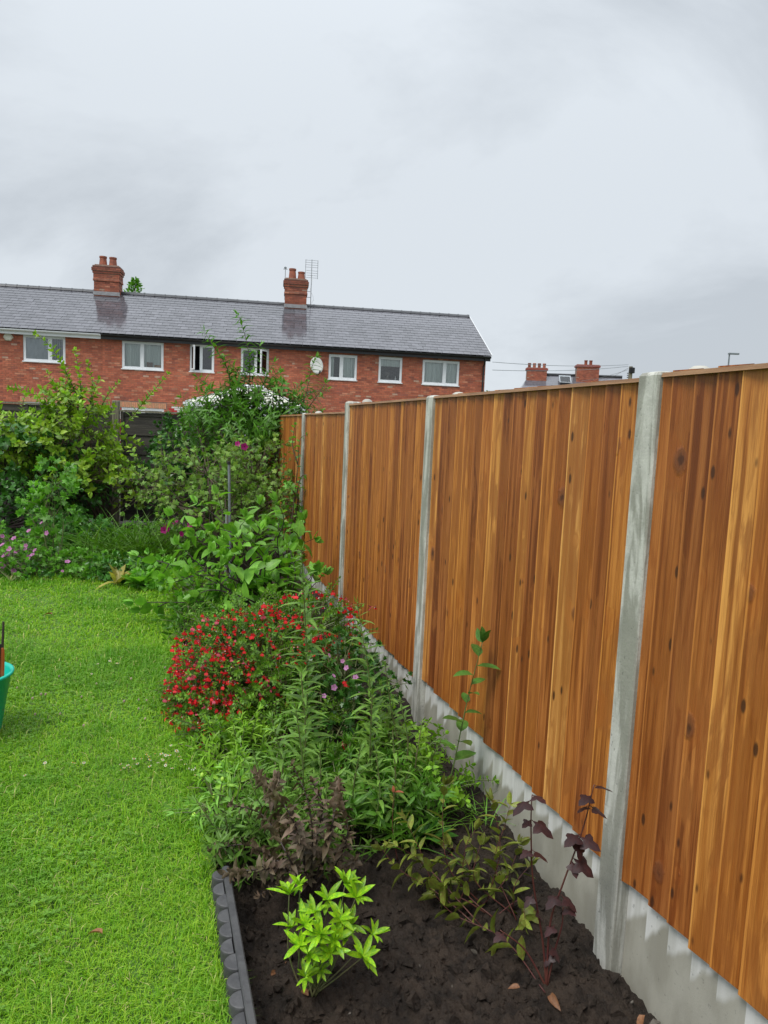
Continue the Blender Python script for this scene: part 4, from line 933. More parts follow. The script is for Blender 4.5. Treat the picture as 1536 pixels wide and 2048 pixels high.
# ------------------------------------------------------------------ back border plants
shrub('plum_tree', 'young plum-like tree with yellow-green leaves in front of the dark back fence', 'tree', gp(205, 1052, 0.04),
      [lob(135,890,10.3,.80,.45,.40,150), lob(45,890,10.2,.60,.45,.46,110), lob(290,960,10.4,.30,.3,.26,22), lob(150,815,10.3,.36,.3,.26,34), lob(170,960,10.2,.50,.35,.32,60)],
      OVATE, 0.10, M['leaf_light'], M['stem_brown'], group=None, twig=0.26, step=0.028, amp=0.35, yel=0.35,
      shoots=[sh((165,820,10.3),(130,740,10.2),(98,690,10.2),(72,668,10.1)), sh((165,830,10.3),(160,760,10.3),(150,700,10.3)), sh((190,840,10.3),(215,790,10.2),(236,765,10.2)), sh((250,850,10.3),(300,790,10.3),(336,748,10.3)), sh((130,850,10.3),(70,790,10.3),(20,775,10.3)), sh((175,840,10.3),(185,770,10.3),(175,725,10.3)), sh((150,840,10.3),(120,790,10.3),(95,745,10.3)), sh((140,850,10.3),(140,780,10.3),(128,735,10.3)), sh((60,870,10.3),(45,820,10.3),(50,790,10.3))], shoot_step=0.022, shoot_L=0.11, tipt=1.5,
      extra=lambda st, lv: [st.tube(curve([gp(205,1052,0.0), atY(203,1000,10.62), atY(190,930,10.5), atY(175,860,10.4)], 6), np.linspace(0.035, 0.012, 19), 7), st.tube(curve([atY(206,1010,10.64), atY(214,960,10.6), atY(218,900,10.5)], 6), np.linspace(0.022, 0.01, 13), 6), st.tube(curve([atY(204,1030,10.64), atY(170,985,10.5), atY(130,930,10.4)], 6), np.linspace(0.02, 0.01, 13), 6)])
shrub('laurel_bush', 'dark green bush filling the far left corner by the fence', 'shrub', atY(10, 1080, 9.9)*np.array([1, 1, 0])+np.array([0, 0, 0.03]),
      [lob(10,940,10.0,.85,.45,.65,190), lob(60,1030,9.6,.55,.4,.40,90), lob(130,1000,10.1,.5,.3,.4,60)], OVATE, 0.10, M['leaf_dark'], M['stem_dark'], twig=0.25, step=0.03, amp=0.35)
shrub('ivy_mass', 'dark glossy evergreen climber covering the back fence right of the wooden post', 'climber', atY(420, 1040, 10.5)*np.array([1, 1, 0])+np.array([0, 0, 0.03]),
      [lob(390,900,10.5,.62,.28,.48,170), lob(480,880,10.4,.60,.28,.50,150), lob(330,960,10.5,.40,.25,.35,70), lob(400,990,10.3,.7,.3,.35,90), lob(540,960,10.4,.35,.25,.5,60)], OVATE, 0.085, M['leaf_dark'], M['stem_dark'], twig=0.18, step=0.028, amp=0.4)
shrub('butterfly_bush', 'tall arching shrub with long pointed leaves rising above the roof line', 'shrub', atY(490, 1060, 9.5)*np.array([1, 1, 0])+np.array([0, 0, 0.03]),
      [lob(480,880,9.4,.52,.4,.28,90), lob(420,850,9.4,.35,.3,.18,30), lob(555,860,9.4,.38,.3,.26,56), lob(500,930,9.4,.50,.35,.35,70), lob(485,800,9.4,.30,.25,.24,26), lob(560,810,9.4,.22,.2,.18,14), lob(430,815,9.4,.2,.2,.14,12)], LANCE, 0.125, M['leaf_mid'], M['stem_brown'], twig=0.28, step=0.05, whorl=2, amp=0.3, lift=0.35,
      shoots=[sh((490,840,9.4),(500,740,9.4),(492,680,9.4),(476,628,9.4)), sh((470,830,9.4),(455,740,9.4),(425,690,9.4),(408,662,9.4)), sh((500,830,9.4),(530,760,9.4),(548,725,9.4)), sh((450,830,9.4),(425,780,9.4),(395,755,9.4)), sh((530,840,9.4),(560,800,9.4),(600,770,9.4)), sh((575,850,9.4),(608,800,9.4),(622,740,9.4),(632,715,9.4)), sh((480,830,9.4),(490,760,9.4),(520,690,9.4)), sh((590,850,9.4),(628,800,9.4),(652,765,9.4)), sh((470,820,9.4),(478,750,9.4),(450,720,9.4)), sh((500,850,9.4),(512,790,9.3),(540,770,9.3)), sh((450,850,9.4),(440,800,9.3),(460,770,9.3)), sh((540,860,9.4),(575,820,9.3),(590,790,9.3)), sh((520,850,9.4),(505,790,9.3),(508,745,9.3)), sh((440,860,9.4),(415,820,9.3),(412,785,9.3)), sh((560,860,9.4),(545,800,9.3),(560,760,9.3)), sh((480,850,9.4),(470,790,9.3),(490,730,9.3)), sh((560,880,9.4),(600,840,9.3),(640,820,9.3))], shoot_step=0.032, shoot_L=0.18, tipt=1.4)
lav = shrub('mallow_bush', 'grey-green leafy mallow with a few magenta flowers beside the metal stake', 'shrub', atY(450, 1120, 7.9)*np.array([1, 1, 0])+np.array([0, 0, 0.03]),
      [lob(330,975,8.0,.28,.3,.20,36), lob(415,950,8.0,.38,.3,.28,64), lob(505,960,8.2,.34,.3,.40,84), lob(560,1000,8.0,.25,.3,.35,50), lob(420,1030,7.8,.45,.3,.30,70), lob(500,1060,7.9,.40,.3,.30,56)], LOBE, 0.06, M['leaf_grey'], M['stem_brown'], twig=0.28, step=0.045, amp=0.4, yel=0.3,
      shoots=[sh((400,1000,8.0),(320,960,8.0),(255,1010,7.9)), sh((420,960,8.0),(380,900,8.0),(330,925,8.0)), sh((500,960,8.1),(485,900,8.1),(476,880,8.0)), sh((380,1000,8.0),(300,980,8.0),(280,1015,8.0))])
blossom(lav, (0.42, 0.02, 0.20), (0.2, 0.0, 0.08), 0.040, [atY(475, 888, 7.75), atY(489, 893, 7.8), atY(335, 1055, 7.5), atY(328, 1060, 7.5), atY(381, 1050, 7.5), atY(352, 1046, 7.5), atY(362, 1068, 7.5)])
shrub('climbing_rose', 'thin leafy climbing stem in front of the fourth concrete post', 'climber', gp(575, 1130, 0.03), [lob(590,1010,7.5,.12,.15,.25,12), lob(575,1080,7.4,.15,.15,.2,16)], LOBE, 0.065, M['leaf_mid'], M['stem_brown'], twig=0.2, step=0.045,
      shoots=[sh((575,1110,7.4),(588,1000,7.5),(596,930,7.5),(600,880,7.5),(616,868,7.5)), sh((590,1000,7.5),(606,950,7.5),(640,970,7.4)), sh((580,1060,7.5),(600,1040,7.5),(612,1080,7.5)), sh((596,930,7.5),(585,890,7.5),(590,850,7.5))], shoot_step=0.05)
# broad-leaved shrub with single leaves
def broad():
    base = gp(560, 1262, 0.0); root = empty('broad_leaf_shrub', base, 0, 'spreading shrub with large rounded fresh green leaves behind the red flowers', 'shrub'); st = Acc(); rec = []
    B = [((562,1235,5.7),(470,1140,5.9),(390,1070,6.0),(345,1030,6.0)), ((562,1235,5.7),(500,1110,5.9),(440,1040,6.1),(395,1005,6.1)), ((562,1235,5.7),(530,1120,6.0),(515,1050,6.1),(520,1010,6.1)), ((565,1235,5.7),(585,1130,6.0),(600,1070,6.0),(605,1040,6.0)),
         ((560,1238,5.7),(460,1205,5.7),(360,1205,5.6),(268,1204,5.6)), ((560,1238,5.7),(450,1175,5.8),(360,1135,5.8),(275,1112,5.9)), ((560,1235,5.7),(480,1165,5.6),(410,1150,5.5),(330,1160,5.5)), ((562,1235,5.7),(550,1150,5.7),(480,1075,5.8),(430,1055,5.8)), ((562,1235,5.7),(560,1140,5.8),(555,1080,5.8),(560,1030,5.9)), ((562,1238,5.7),(610,1180,5.6),(630,1140,5.6)), ((560,1238,5.7),(500,1200,5.4),(430,1180,5.3),(390,1190,5.3)), ((562,1235,5.7),(520,1160,5.6),(470,1110,5.6),(455,1085,5.6)), ((562,1235,5.7),(590,1160,5.6),(580,1100,5.7)), ((562,1236,5.7),(470,1190,5.6),(400,1130,5.6),(370,1100,5.6))]
    for b in B:
        P = curve([base]+sh(*b), 8); st.tube(P, np.linspace(0.011, 0.0025, len(P)), 5); leafy_shoot(None, P, 0.07, 0.15, OVATE3, 0.5, 1, 0.25, objs=rec, tipscale=0.7)
        for q in (0.35, 0.5, 0.65, 0.8):
            pos, T, _ = along(P, [q]); e = pos[0]+T[0]*0.1+0.16*nrm(rng.normal(size=3))+np.array([0, -0.03, 0.05]); P2 = curve([pos[0], 0.5*(pos[0]+e)+0.02*rng.normal(size=3), e], 5); st.tube(P2, np.linspace(0.005, 0.002, len(P2)), 4); leafy_shoot(None, P2, 0.06, 0.14, OVATE3, 0.5, 1, 0.2, objs=rec, tipscale=0.7)
    sub(st, base).obj('stem', M['stem_dark'], root); random.shuffle(rec); leaf_objects(root, M['leaf_broad'], OVATE3, rec[:290], wf=1.1); lv = Acc()
    for q in range(4):
        r_ = [x for x in rec[290:] if x[0] == q]
        if r_: lv.leaves(OVATE3[q], np.array([x[1] for x in r_]), np.array([x[2] for x in r_]), np.array([x[3] for x in r_]), np.array([x[4] for x in r_]), tints(len(r_), 0.3))
    if lv.n: tag(sub(lv, base).obj('foliage', M['leaf_broad'], root, smooth=True), kind='stuff')
broad()
def mound(name, label, cat, uv, lobes, tp, L, mat, **k): return shrub(name, label, cat, gp(*uv, 0.03), lobes, tp, L, mat, M['stem_green'], limb=0.005, **k)
cr1 = mound('cranesbill', 'low cranesbill covered in small pink flowers at the left lawn edge', 'flower', (25, 1160), [lob(25,1120,7.15,.30,.28,.20,70), lob(60,1140,7.1,.22,.2,.14,40), lob(-20,1110,7.2,.3,.3,.22,60)], LOBE, 0.045, M['leaf_mid'], twig=0.14, step=0.03)
blossom(cr1, (0.62, 0.24, 0.52), (0.5, 0.35, 0.2), 0.026, [atY(u, v, 6.92+0.1*rng.random()) for u, v in [(5,1072),(28,1077),(5,1090),(49,1080),(8,1112),(2,1128),(52,1091),(51,1099),(70,1101),(56,1113),(65,1110),(58,1118),(27,1142),(57,1143),(5,1132),(14,1108),(33,1104),(38,1100),(58,1062),(83,1046),(94,1066),(135,1124),(125,1143),(18,1098)]])
shrub('leafy_spire', 'upright leafy weed rising beside the pink cranesbill', 'plant', gp(105, 1140, 0.03), [lob(105,1040,7.5,.18,.18,.30,34), lob(110,970,7.5,.12,.12,.2,14)], LOBE, 0.09, M['leaf_mid'], M['stem_green'], twig=0.16, step=0.05, shoots=[sh((105,1130,7.5),(108,1040,7.5),(112,965,7.5)), sh((95,1100,7.5),(60,1030,7.5),(38,1000,7.5))], limb=0.006)
for k, (u, v, Y, w, lab, mt, tp, L) in enumerate([(90, 1148, 7.25, .30, 'low green ground cover between the cranesbill and the spire', 'leaf_dark', OVATE, .05), (175, 1142, 7.3, .34, 'low dark leafy patch in the middle of the back border', 'leaf_mid', LOBE, .06), (250, 1150, 7.2, .25, 'low leafy patch beside the yellowing basal leaves', 'leaf_dark', OVATE, .07),
      (160, 1085, 8.6, .6, 'shaded undergrowth below the young plum-like tree', 'leaf_dark', LOBE, .08), (320, 1090, 8.6, .6, 'shaded undergrowth left of the broad-leaved shrub', 'leaf_mid', OVATE, .07), (340, 1160, 7.0, .35, 'leafy plant at the right end of the back lawn edge', 'leaf_mid', OVATE, .085),
      (470, 1215, 5.9, .42, 'low greenery between the broad-leaved shrub and the red bush', 'leaf_mid', OVATE, .07),
      (395, 1250, 5.45, .20, 'small leafy patch on the lawn edge just left of the red bush', 'leaf_mid', LANCE, .08), (395, 1190, 6.25, .26, 'leafy patch on the lawn edge below the broad-leaved shrub', 'leaf_light', OVATE, .07)]):
    mound('ground_cover', lab, 'plant', (u, v+12), [lob(u, v, Y, w, .3, .13 if Y < 8 else .22, int(110*w/.3))], tp, L, M[mt], twig=0.12, step=0.03, group='low plants of the back border')
def tuft(name, label, p, n, L, mat, spread=0.12, tp=None, droop=0.6, w=None, cat='grass'):
    root = empty(name, p, 0, label, cat); a = Acc(); d = nrm(np.stack([rng.normal(size=n), rng.normal(size=n), 1.4+rng.random(n)], -1)); pos = np.stack([spread*rng.normal(size=n), spread*rng.normal(size=n), np.zeros(n)], -1); l = L*(0.6+0.6*rng.random(n)); tp = tp or STRAP
    for q in range(len(tp)):
        i = np.arange(q, n, len(tp)); up = nrm(UP-d[i]*d[i][:,2:3]+0.001); a.leaves(tp[q], pos[i], d[i], up, l[i], tints(len(i), 0.3, 0.3), l[i]*(w or 0.35))
    tag(a.obj('blades', mat, root, smooth=True), kind='stuff'); return root
tuft('long_grass', 'clump of long dark grass blades under the grey wooden post', gp(285, 1125, 0.03), 420, 0.60, M['leaf_mid'], 0.26, w=0.2)
tuft('long_grass', 'thin tall grass blades below the young tree trunk', gp(215, 1110, 0.03), 200, 0.5, M['leaf_mid'], 0.22, w=0.2)
def rosette(name, label, p, n, L, mat, tp, lift=0.5, colr=None, wf=1.0, cat='plant'):
    root = empty(name, p, 0, label, cat); rec = []
    for k in range(n):
        a = k*2.4+rng.normal()*0.2; l = lift*(0.5+rng.random()); d = np.array([math.cos(a), math.sin(a), math.tan(l)]); rec.append((k % len(tp), np.asarray(p)+0.01*rng.normal(size=3), d, UP, L*(0.7+0.5*rng.random())))
    leaf_objects(root, mat, tp, rec, wf=wf); return root
rosette('basal_leaf_plant', 'low plant with broad basal leaves at the back lawn edge', gp(285, 1172, 0.03), 14, 0.26, M['leaf_broad'], OVATE3, 0.8)
rosette('yellowing_plant', 'small tuft of curled yellowing leaves at the back lawn edge', gp(235, 1168, 0.03), 9, 0.22, leafmat('leaf_yellowed', (0.42, 0.34, 0.08), (0.3, 0.3, 0.06)), OVATE3, 0.9, wf=0.5)
a = Acc(); b0 = atY(463, 1060, 7.35); b1 = atY(458, 925, 7.35); ro_ = empty('metal_stake', (b0[0], b0[1], 0.0), 0, 'thin grey metal garden stake standing among the mallow stems', 'stake')
Acc().tube([(0, 0, 0), (b1[0]-b0[0], 0, b1[2])], 0.014, 8).obj('tube', M['greymetal'], ro_); Acc().lathe([(0.017, 0), (0.017, 0.03), (0.0001, 0.032)], 8, (b1[0]-b0[0], 0, b1[2]-0.02)).obj('end_cap', M['black'], ro_)
b0 = atY(453, 1060, 7.2); ro_ = empty('plastic_pipe', (b0[0], b0[1], 0), 0, 'short pale grey pipe end left of the metal stake', 'pipe'); z1 = atY(450, 1028, 7.2)[2]
Acc().lathe([(0.016, 0), (0.016, z1), (0.011, z1), (0.011, z1-0.1)], 10).obj('pipe', M['metal'], ro_)

# ------------------------------------------------------------------ red salvia and the plants round it
sal = shrub('salvia_bush', 'rounded bush covered in small bright red flowers on the bed edge', 'flower', gp(560, 1500, -0.04),
      [lob(520,1340,4.15,.38,.36,.24,380), lob(435,1405,3.95,.22,.24,.20,220), lob(610,1270,4.5,.30,.3,.20,200), lob(445,1480,3.65,.16,.18,.12,100), lob(560,1420,3.9,.32,.3,.22,240), lob(490,1275,4.5,.30,.3,.19,180)], TINY, 0.027, M['leaf_mid'], M['stem_green'], twig=0.15, step=0.012, whorl=2, amp=0.45, yel=0.4, limb=0.0035, nlimb=2)
# two-lipped flowers
def salvia_flowers():
    org = np.array(sal.location); red, wht, pnk = (0.92, 0.035, 0.042), (0.85, 0.70, 0.66), (0.85, 0.16, 0.24); ms = []
    for kind in range(3):
        a = Acc(); c = [red, red, pnk][kind]; pt = tpl(0.9, 1.0, 0.35, 2, 0.15, 0.35)
        a.leaves(pt, np.zeros((2, 3)), np.array([(0.5, 0.15, -1.0), (-0.5, 0.15, -1.0)]), np.array([(0, 1.0, 0)]*2), 1.0, c)
        a.leaves(tpl(0.5, 0.8, 0.6, 2, 0.3, -0.2), np.zeros((1, 3)), np.array([(0, 0.7, 0.5)]), np.array([(0, 1.0, 0.2)]), 0.7, wht if kind == 1 else c)
        a.tube([(0, -0.7, 0.25), (0, -0.2, 0.08), (0, 0.05, 0)], [0.10, 0.16, 0.2], 5, (0.25, 0.03, 0.04), cap=False); ms.append(a.mesh('flower', M['petal']))
    spots = []
    L = [((515,1325,4.15),(.44,.40,.30)), ((435,1395,3.95),(.27,.28,.25)), ((620,1260,4.45),(.32,.32,.22)), ((440,1470,3.65),(.21,.2,.18)), ((410,1345,4.0),(.20,.2,.18))]
    wts = [0.36, 0.33, 0.12, 0.10, 0.09]
    while len(spots) < 285:
        k = np.searchsorted(np.cumsum(wts), rng.random()); (q, r) = L[min(k, 4)]; u = nrm(rng.normal(size=3)); 
        if u[1] > 0.35 or u[2] < -0.55: continue
        if k in (0,) and (u[0] > 0.45 and u[2] < 0.4): continue
        spots.append(atY(*q)+np.array(r)*u*(0.98+0.2*rng.random()))
    spots += [atY(u, v, Y) for u, v, Y in [(682,1195,4.5),(692,1196,4.5),(676,1222,4.4),(689,1222,4.4),(702,1216,4.4),(741,1214,4.6),(750,1215,4.6),(648,1215,4.5),(667,1270,4.2),(672,1268,4.2),(688,1362,3.7),(693,1366,3.7),(685,1485,3.3),(690,1492,3.3),(683,1540,3.1),(342,1444,3.6),(333,1436,3.6),(331,1365,3.9)]]
    st = Acc()
    for p in spots:
        d = nrm(np.array([0.25*rng.normal(), -1, 0.3*rng.normal()])+0.45*rng.normal(size=3)); q = Vector(d).to_track_quat('Y', 'Z').to_matrix().to_4x4(); s_ = 0.021*(0.75+0.5*random.random())
        link('flower', ms[random.choices((0, 1, 2), (0.52, 0.32, 0.16))[0]], sal, mw=Matrix.Translation(Vector(p-org)) @ q @ Matrix.Scale(s_, 4))
        e = p-d*0.012; st.tube([e-np.array([0, -0.03, 0.07+0.05*rng.random()]), e-np.array([0, -0.005, 0.015]), e], [0.0016, 0.0012, 0.001], 3, cap=False)
    more = Acc(); n = 900; cnt = 0; fm = [np.array([v.co for v in m_.vertices]) for m_ in ms]
    while cnt < n:
        k = min(int(np.searchsorted(np.cumsum(wts), rng.random())), 4); (q, r) = L[k]; u = nrm(rng.normal(size=3))
        if u[1] > 0.45 or u[2] < -0.5 or (k == 0 and u[0] > 0.5 and u[2] < 0.3): continue
        p = atY(*q)+np.array(r)*u*(0.88+0.25*rng.random()); d = nrm(np.array([0.25*rng.normal(), -1, 0.3*rng.normal()])+0.5*rng.normal(size=3)); R3 = np.array(Vector(d).to_track_quat('Y', 'Z').to_matrix()); kd = random.choices((0, 1, 2), (0.55, 0.30, 0.15))[0]
        m_ = ms[kd]; cc = np.array([c_.color[:3] for c_ in m_.attributes['tint'].data]); more.add(fm[kd]@R3.T*0.0165*(0.7+0.5*rng.random())+p, [tuple(f.vertices) for f in m_.polygons], cc); cnt += 1
    tag(sub(more, org).obj('small_flowers', M['petal'], sal), kind='stuff')
    tag(sub(st, org).obj('flower_stalks', M['stem_red'], sal), kind='stuff')
salvia_flowers()
cr2 = mound('cranesbill', 'dark leafy cranesbill with pale pink flowers between the spikes and gravel board', 'flower', (690, 1470), [lob(690,1360,3.95,.20,.22,.16,60), lob(680,1430,3.8,.20,.2,.14,46), lob(740,1400,3.9,.12,.2,.14,26)], LOBE, 0.045, M['leaf_dark'], twig=0.12, step=0.028)
blossom(cr2, (0.66, 0.30, 0.58), (0.5, 0.4, 0.3), 0.016, [atY(u, v, 3.62) for u, v in [(685,1322),(667,1352),(711,1355),(648,1392),(660,1310),(693,1336),(668,1375),(716,1388),(570,1208),(530,1222),(547,1222),(445,1205)]][:8])
def spikes(name, label, stems, L, step, mat, obj_leaf=False, tp=None, cat='plant', sm='stem_green', r0=0.005, lift=0.55, side=0):
    base = gp(*stems[0][0], -0.05); root = empty(name, base, 0, label, cat); st = Acc(); lv = Acc(); rec = []
    for (b, t) in stems:
        B = gp(*b, -0.05); T = atY(t[0], t[1], B[1]-0.02); mid = 0.5*(B+T)+np.array([0.02*rng.normal(), 0.02*rng.normal(), 0]); P = curve([B, mid, T], 10)
        st.tube(P, np.linspace(r0, r0*0.4, len(P)), 6)
        pr = lambda q: np.interp(q, [0, 0.3, 0.75, 1], [0.8, 1.0, 0.85, 0.35])
        leafy_shoot(lv, P, step, L, tp or LANCE, lift, 2, 0.08, 0.25, 0.4, 0.1, 1.35, prof=pr, objs=rec if obj_leaf else None)
        for k in range(side):
            pos, TT, _ = along(P, [0.35+0.12*k]); e = pos[0]+perp(TT)[0]*0.06+TT[0]*0.06; P2 = curve([pos[0], e], 5); st.tube(P2, [0.002]*len(P2), 4, cap=False); leafy_shoot(lv, P2, 0.02, L*0.6, tp or LANCE, 0.5, 2, 0.2, objs=rec if obj_leaf else None)
    sub(st, base).obj('stem', M[sm], root)
    if obj_leaf: random.shuffle(rec); leaf_objects(root, M[mat], tp or LANCE, rec[:295])
    if lv.n: tag(sub(lv, base).obj('foliage', M[mat], root, smooth=True), kind='stuff')
    return root
spikes('willowherb', 'tallest leafy green spike standing in front of the red-flowered bush', [((612, 1560), (603, 1100)), ((600, 1600), (602, 1345))], 0.115, 0.021, 'leaf_spike', True)
spikes('willowherb', 'leafy green spike close to the fence, its tip over the gravel board', [((735, 1560), (714, 1205)), ((760, 1520), (762, 1372)), ((742, 1600), (745, 1390)), ((770, 1540), (786, 1400))], 0.105, 0.026, 'leaf_spike', True)
spikes('willowherb', 'cluster of shorter narrow-leaved spikes in front of the red bush', [((560, 1640), (543, 1435)), ((600, 1660), (592, 1420)), ((530, 1650), (505, 1500)), ((640, 1660), (640, 1500)), ((575, 1690), (560, 1560))], 0.080, 0.026, 'leaf_spike', True)
spikes('willowherb', 'cluster of narrow-leaved spikes above the bare soil, middle of the bed', [((705, 1680), (722, 1490)), ((690, 1690), (676, 1560)), ((740, 1670), (752, 1500)), ((780, 1660), (785, 1460)), ((660, 1690), (652, 1570)), ((810, 1650), (818, 1540))], 0.078, 0.026, 'leaf_spike', True)
spikes('willowherb', 'leafy stem leaning out over the lawn behind the red bush', [((455, 1300), (372, 1205)), ((440, 1310), (352, 1262)), ((470, 1290), (405, 1190))], 0.11, 0.04, 'leaf_spike')
spikes('willowherb', 'loose green spikes beside the wet concrete post foot', [((830, 1590), (845, 1440)), ((800, 1580), (800, 1400)), ((860, 1600), (882, 1480)), ((820, 1560), (770, 1330))], 0.07, 0.03, 'leaf_spike')
for k, (lab, uv, lo, tp, L, mt) in enumerate([('dense green undergrowth at the foot of the central spikes', (640, 1680), [lob(640,1600,3.1,.24,.22,.14,62), lob(560,1610,3.1,.20,.2,.14,40)], LANCE, .07, 'leaf_spike'),
      ('dense green undergrowth along the soil edge left of the red stems', (760, 1680), [lob(745,1630,2.95,.20,.16,.09,50), lob(820,1610,3.0,.16,.16,.09,36), lob(700,1580,3.2,.22,.2,.12,46)], LANCE, .065, 'leaf_mid'),
      ('bright green weeds under the sapling by the gravel board', (860, 1620), [lob(870,1580,3.15,.12,.14,.07,30), lob(800,1510,3.5,.18,.2,.11,34)], OVATE, .04, 'leaf_light'),
      ('green leaves growing up through the wilted shrub', (560, 1760), [lob(545,1690,2.65,.13,.1,.10,60), lob(630,1710,2.6,.10,.1,.09,36), lob(470,1730,2.6,.07,.08,.06,26)], LANCE, .055, 'leaf_spike'),
      ('small leafy filler plant under the left side of the red bush', (470, 1600), [lob(480,1560,3.3,.16,.18,.10,60), lob(455,1530,3.5,.10,.14,.09,30), lob(462,1620,3.0,.09,.12,.08,30)], LANCE, .06, 'leaf_light')]):
    shrub('undergrowth', lab, 'plant', gp(*uv, -0.06), lo, tp, L, M[mt], M['stem_green'], twig=0.12, step=0.02, whorl=2, limb=0.004, group='low greenery in the bed', lift=0.4)
rosette('dandelion', 'toothed dark green leaf rosette on the soil below the spikes', gp(850, 1680, -0.07), 16, 0.13, M['leaf_dark'], [tpl(0.3, 1.0, 0.6, 5, 0.3, 0.3, 0.05, k) for k in range(3)], 0.9)
tuft('grass_tuft', 'arching wet grass blades beside the pink-tipped red stem', gp(815, 1690, -0.07), 40, 0.24, M['leaf_mid'], 0.03, w=0.4)
tuft('grass_tuft', 'thin grass blades against the gravel board', gp(940, 1640, -0.07), 40, 0.15, M['leaf_mid'], 0.05, w=0.3)

# sapling
def single(name, label, cat, stems, tp, L, step, mat, sm, r0, lift=0.5, wf=1.0, whorl=1, t0=0.15, prof=None, maxn=290, zb=-0.08, tuftn=True):
    """plant whose every leaf is an object; stems are lists of (u, v, Y) with the first at the foot"""
    P0 = np.array(stems[0][0]) ; base = np.asarray(stems[0][0]); root = empty(name, base, 0, label, cat); st = Acc(); rec = []
    for P in stems:
        P = curve(P, 8); st.tube(P, np.linspace(r0, r0*0.35, len(P)), 6); leafy_shoot(None, P, step, L, tp, lift, whorl, t0, objs=rec, prof=prof, tipscale=0.7)
    sub(st, base).obj('stem', M[sm], root, smooth=True); random.shuffle(rec); leaf_objects(root, M[mat], tp, rec[:maxn], wf=wf); lv = Acc()
    for q in range(len(tp)):
        r_ = [x for x in rec[maxn:] if x[0] == q]
        if r_: lv.leaves(tp[q], np.array([x[1] for x in r_]), np.array([x[2] for x in r_]), np.array([x[3] for x in r_]), np.array([x[4] for x in r_]), tints(len(r_), 0.35))
    if lv.n: tag(sub(lv, base).obj('foliage', M[mat], root, smooth=True), kind='stuff')
    return root
b = gp(885, 1610, -0.07); y = b[1]
single('laurel_sapling', 'lone upright sapling with glossy oval leaves against the golden panel', 'sapling', [[b, atY(905, 1540, y), atY(935, 1400, y), atY(965, 1285, y-0.02)]], [tpl(0.5, 0.7, 0.9, 4, 0.35, d, 0.02, k) for k, d in enumerate((0.1, 0.3))], 0.115, 0.042, 'leaf_glossy', 'stem_green', 0.0042, 0.35, t0=0.25)
# wilted purple-brown plant
b = gp(615, 1800, -0.09); y = b[1]
W_ = [[(0,0),(-8,-90),(-40,-180),(-105,-255)], [(0,0),(10,-110),(0,-200),(-30,-270)], [(0,0),(35,-100),(55,-180),(60,-240)], [(0,0),(-50,-70),(-120,-110),(-190,-100)], [(0,0),(-40,-90),(-90,-170),(-150,-190)], [(0,0),(50,-60),(80,-130),(70,-190)], [(0,0),(-20,-60),(-110,-60),(-170,-50)], [(0,0),(20,-130),(30,-190),(10,-235)], [(0,0),(-15,-100),(-70,-190),(-60,-245)], [(0,0),(30,-50),(70,-60),(95,-80)], [(0,0),(-5,-50),(-60,-30),(-95,-10)]]
for_w = [[b]+[atY(615+dx, 1800+dy, y+0.10*rng.normal()) for dx, dy in s_[1:]] for s_ in W_]
wr = single('wilted_shrub', 'wilting shrub with drooping purple-brown leaves behind the edging', 'shrub', for_w, [tpl(0.55, 0.7, 0.8, 4, 0.7, d, 0.38, k) for k, d in enumerate((0.7, 1.1, 0.5, 0.9))], 0.036, 0.0085, 'leaf_wilt', 'stem_dark', 0.0040, 0.75, t0=0.28, whorl=1)
shrub('scabious', 'pale yellow-green scabious leaves and round seed heads leaning over the lawn', 'flower', gp(455, 1680, -0.02), [lob(465,1600,2.95,.08,.12,.09,26), lob(450,1650,2.8,.08,.10,.07,22), lob(490,1640,2.85,.10,.1,.1,26)], LANCE, 0.06, M['leaf_grey'], M['stem_green'], twig=0.12, step=0.02, limb=0.003, shoots=[sh((450,1650,2.8),(420,1580,2.8),(404,1552,2.8)), sh((450,1650,2.75),(410,1620,2.75),(388,1630,2.7)), sh((460,1640,2.8),(440,1600,2.8),(445,1560,2.8))], shoot_step=0.05,
      extra=lambda st, lv: [lv.leaves(ico(3, 0.15), np.array([atY(*q)]), np.array([[0, 0, 1.0]]), np.array([[1.0, 0, 0]]), 0.012, (2.6, 1.9, 1.6)) for q in ((404,1550,2.8),(388,1630,2.7),(445,1558,2.8),(428,1592,2.8))])
# low bronze-green shrub with red stems
b = gp(985, 1830, -0.10); y = b[1]
pr = [[(985,1830),(930,1800),(870,1770),(840,1700),(812,1640)], [(985,1830),(900,1740),(885,1650),(890,1570)], [(985,1830),(990,1730),(1010,1650),(1020,1610)], [(985,1830),(940,1740),(900,1690)], [(985,1830),(880,1790),(800,1740),(765,1700)], [(985,1830),(1030,1770),(1060,1730)], [(985,1830),(1000,1700),(985,1600)], [(1090,1985),(1010,1880),(910,1830),(870,1790)], [(985,1830),(950,1760),(960,1690)], [(985,1830),(930,1780),(930,1700),(950,1660)], [(985,1830),(1040,1800),(1050,1840)], [(985,1830),(850,1730),(790,1690)], [(985,1830),(1010,1760),(1040,1690)]]
single('photinia', 'low sprawling shrub with red stems and bronze-green leaves on the soil', 'shrub', [[(b+np.array([0.07, 0.06, 0])*rng.normal(size=3) if k == 0 and i != 7 else gp(p[0], p[1], -0.09) if k == 0 else atY(p[0], p[1], b[1]+(0.02+0.16*max(0, (1830-p[1])/250)) if p[1] < 1790 else gp(p[0], p[1], -0.06)[1])) for k, p in enumerate(s_)] for i, s_ in enumerate(pr)], [tpl(0.42, 0.7, 0.9, 4, 0.4, d, 0.03, k) for k, d in enumerate((0.1, 0.3, 0.5))], 0.080, 0.025, 'leaf_olive', 'stem_red', 0.0022, 0.6, t0=0.2)
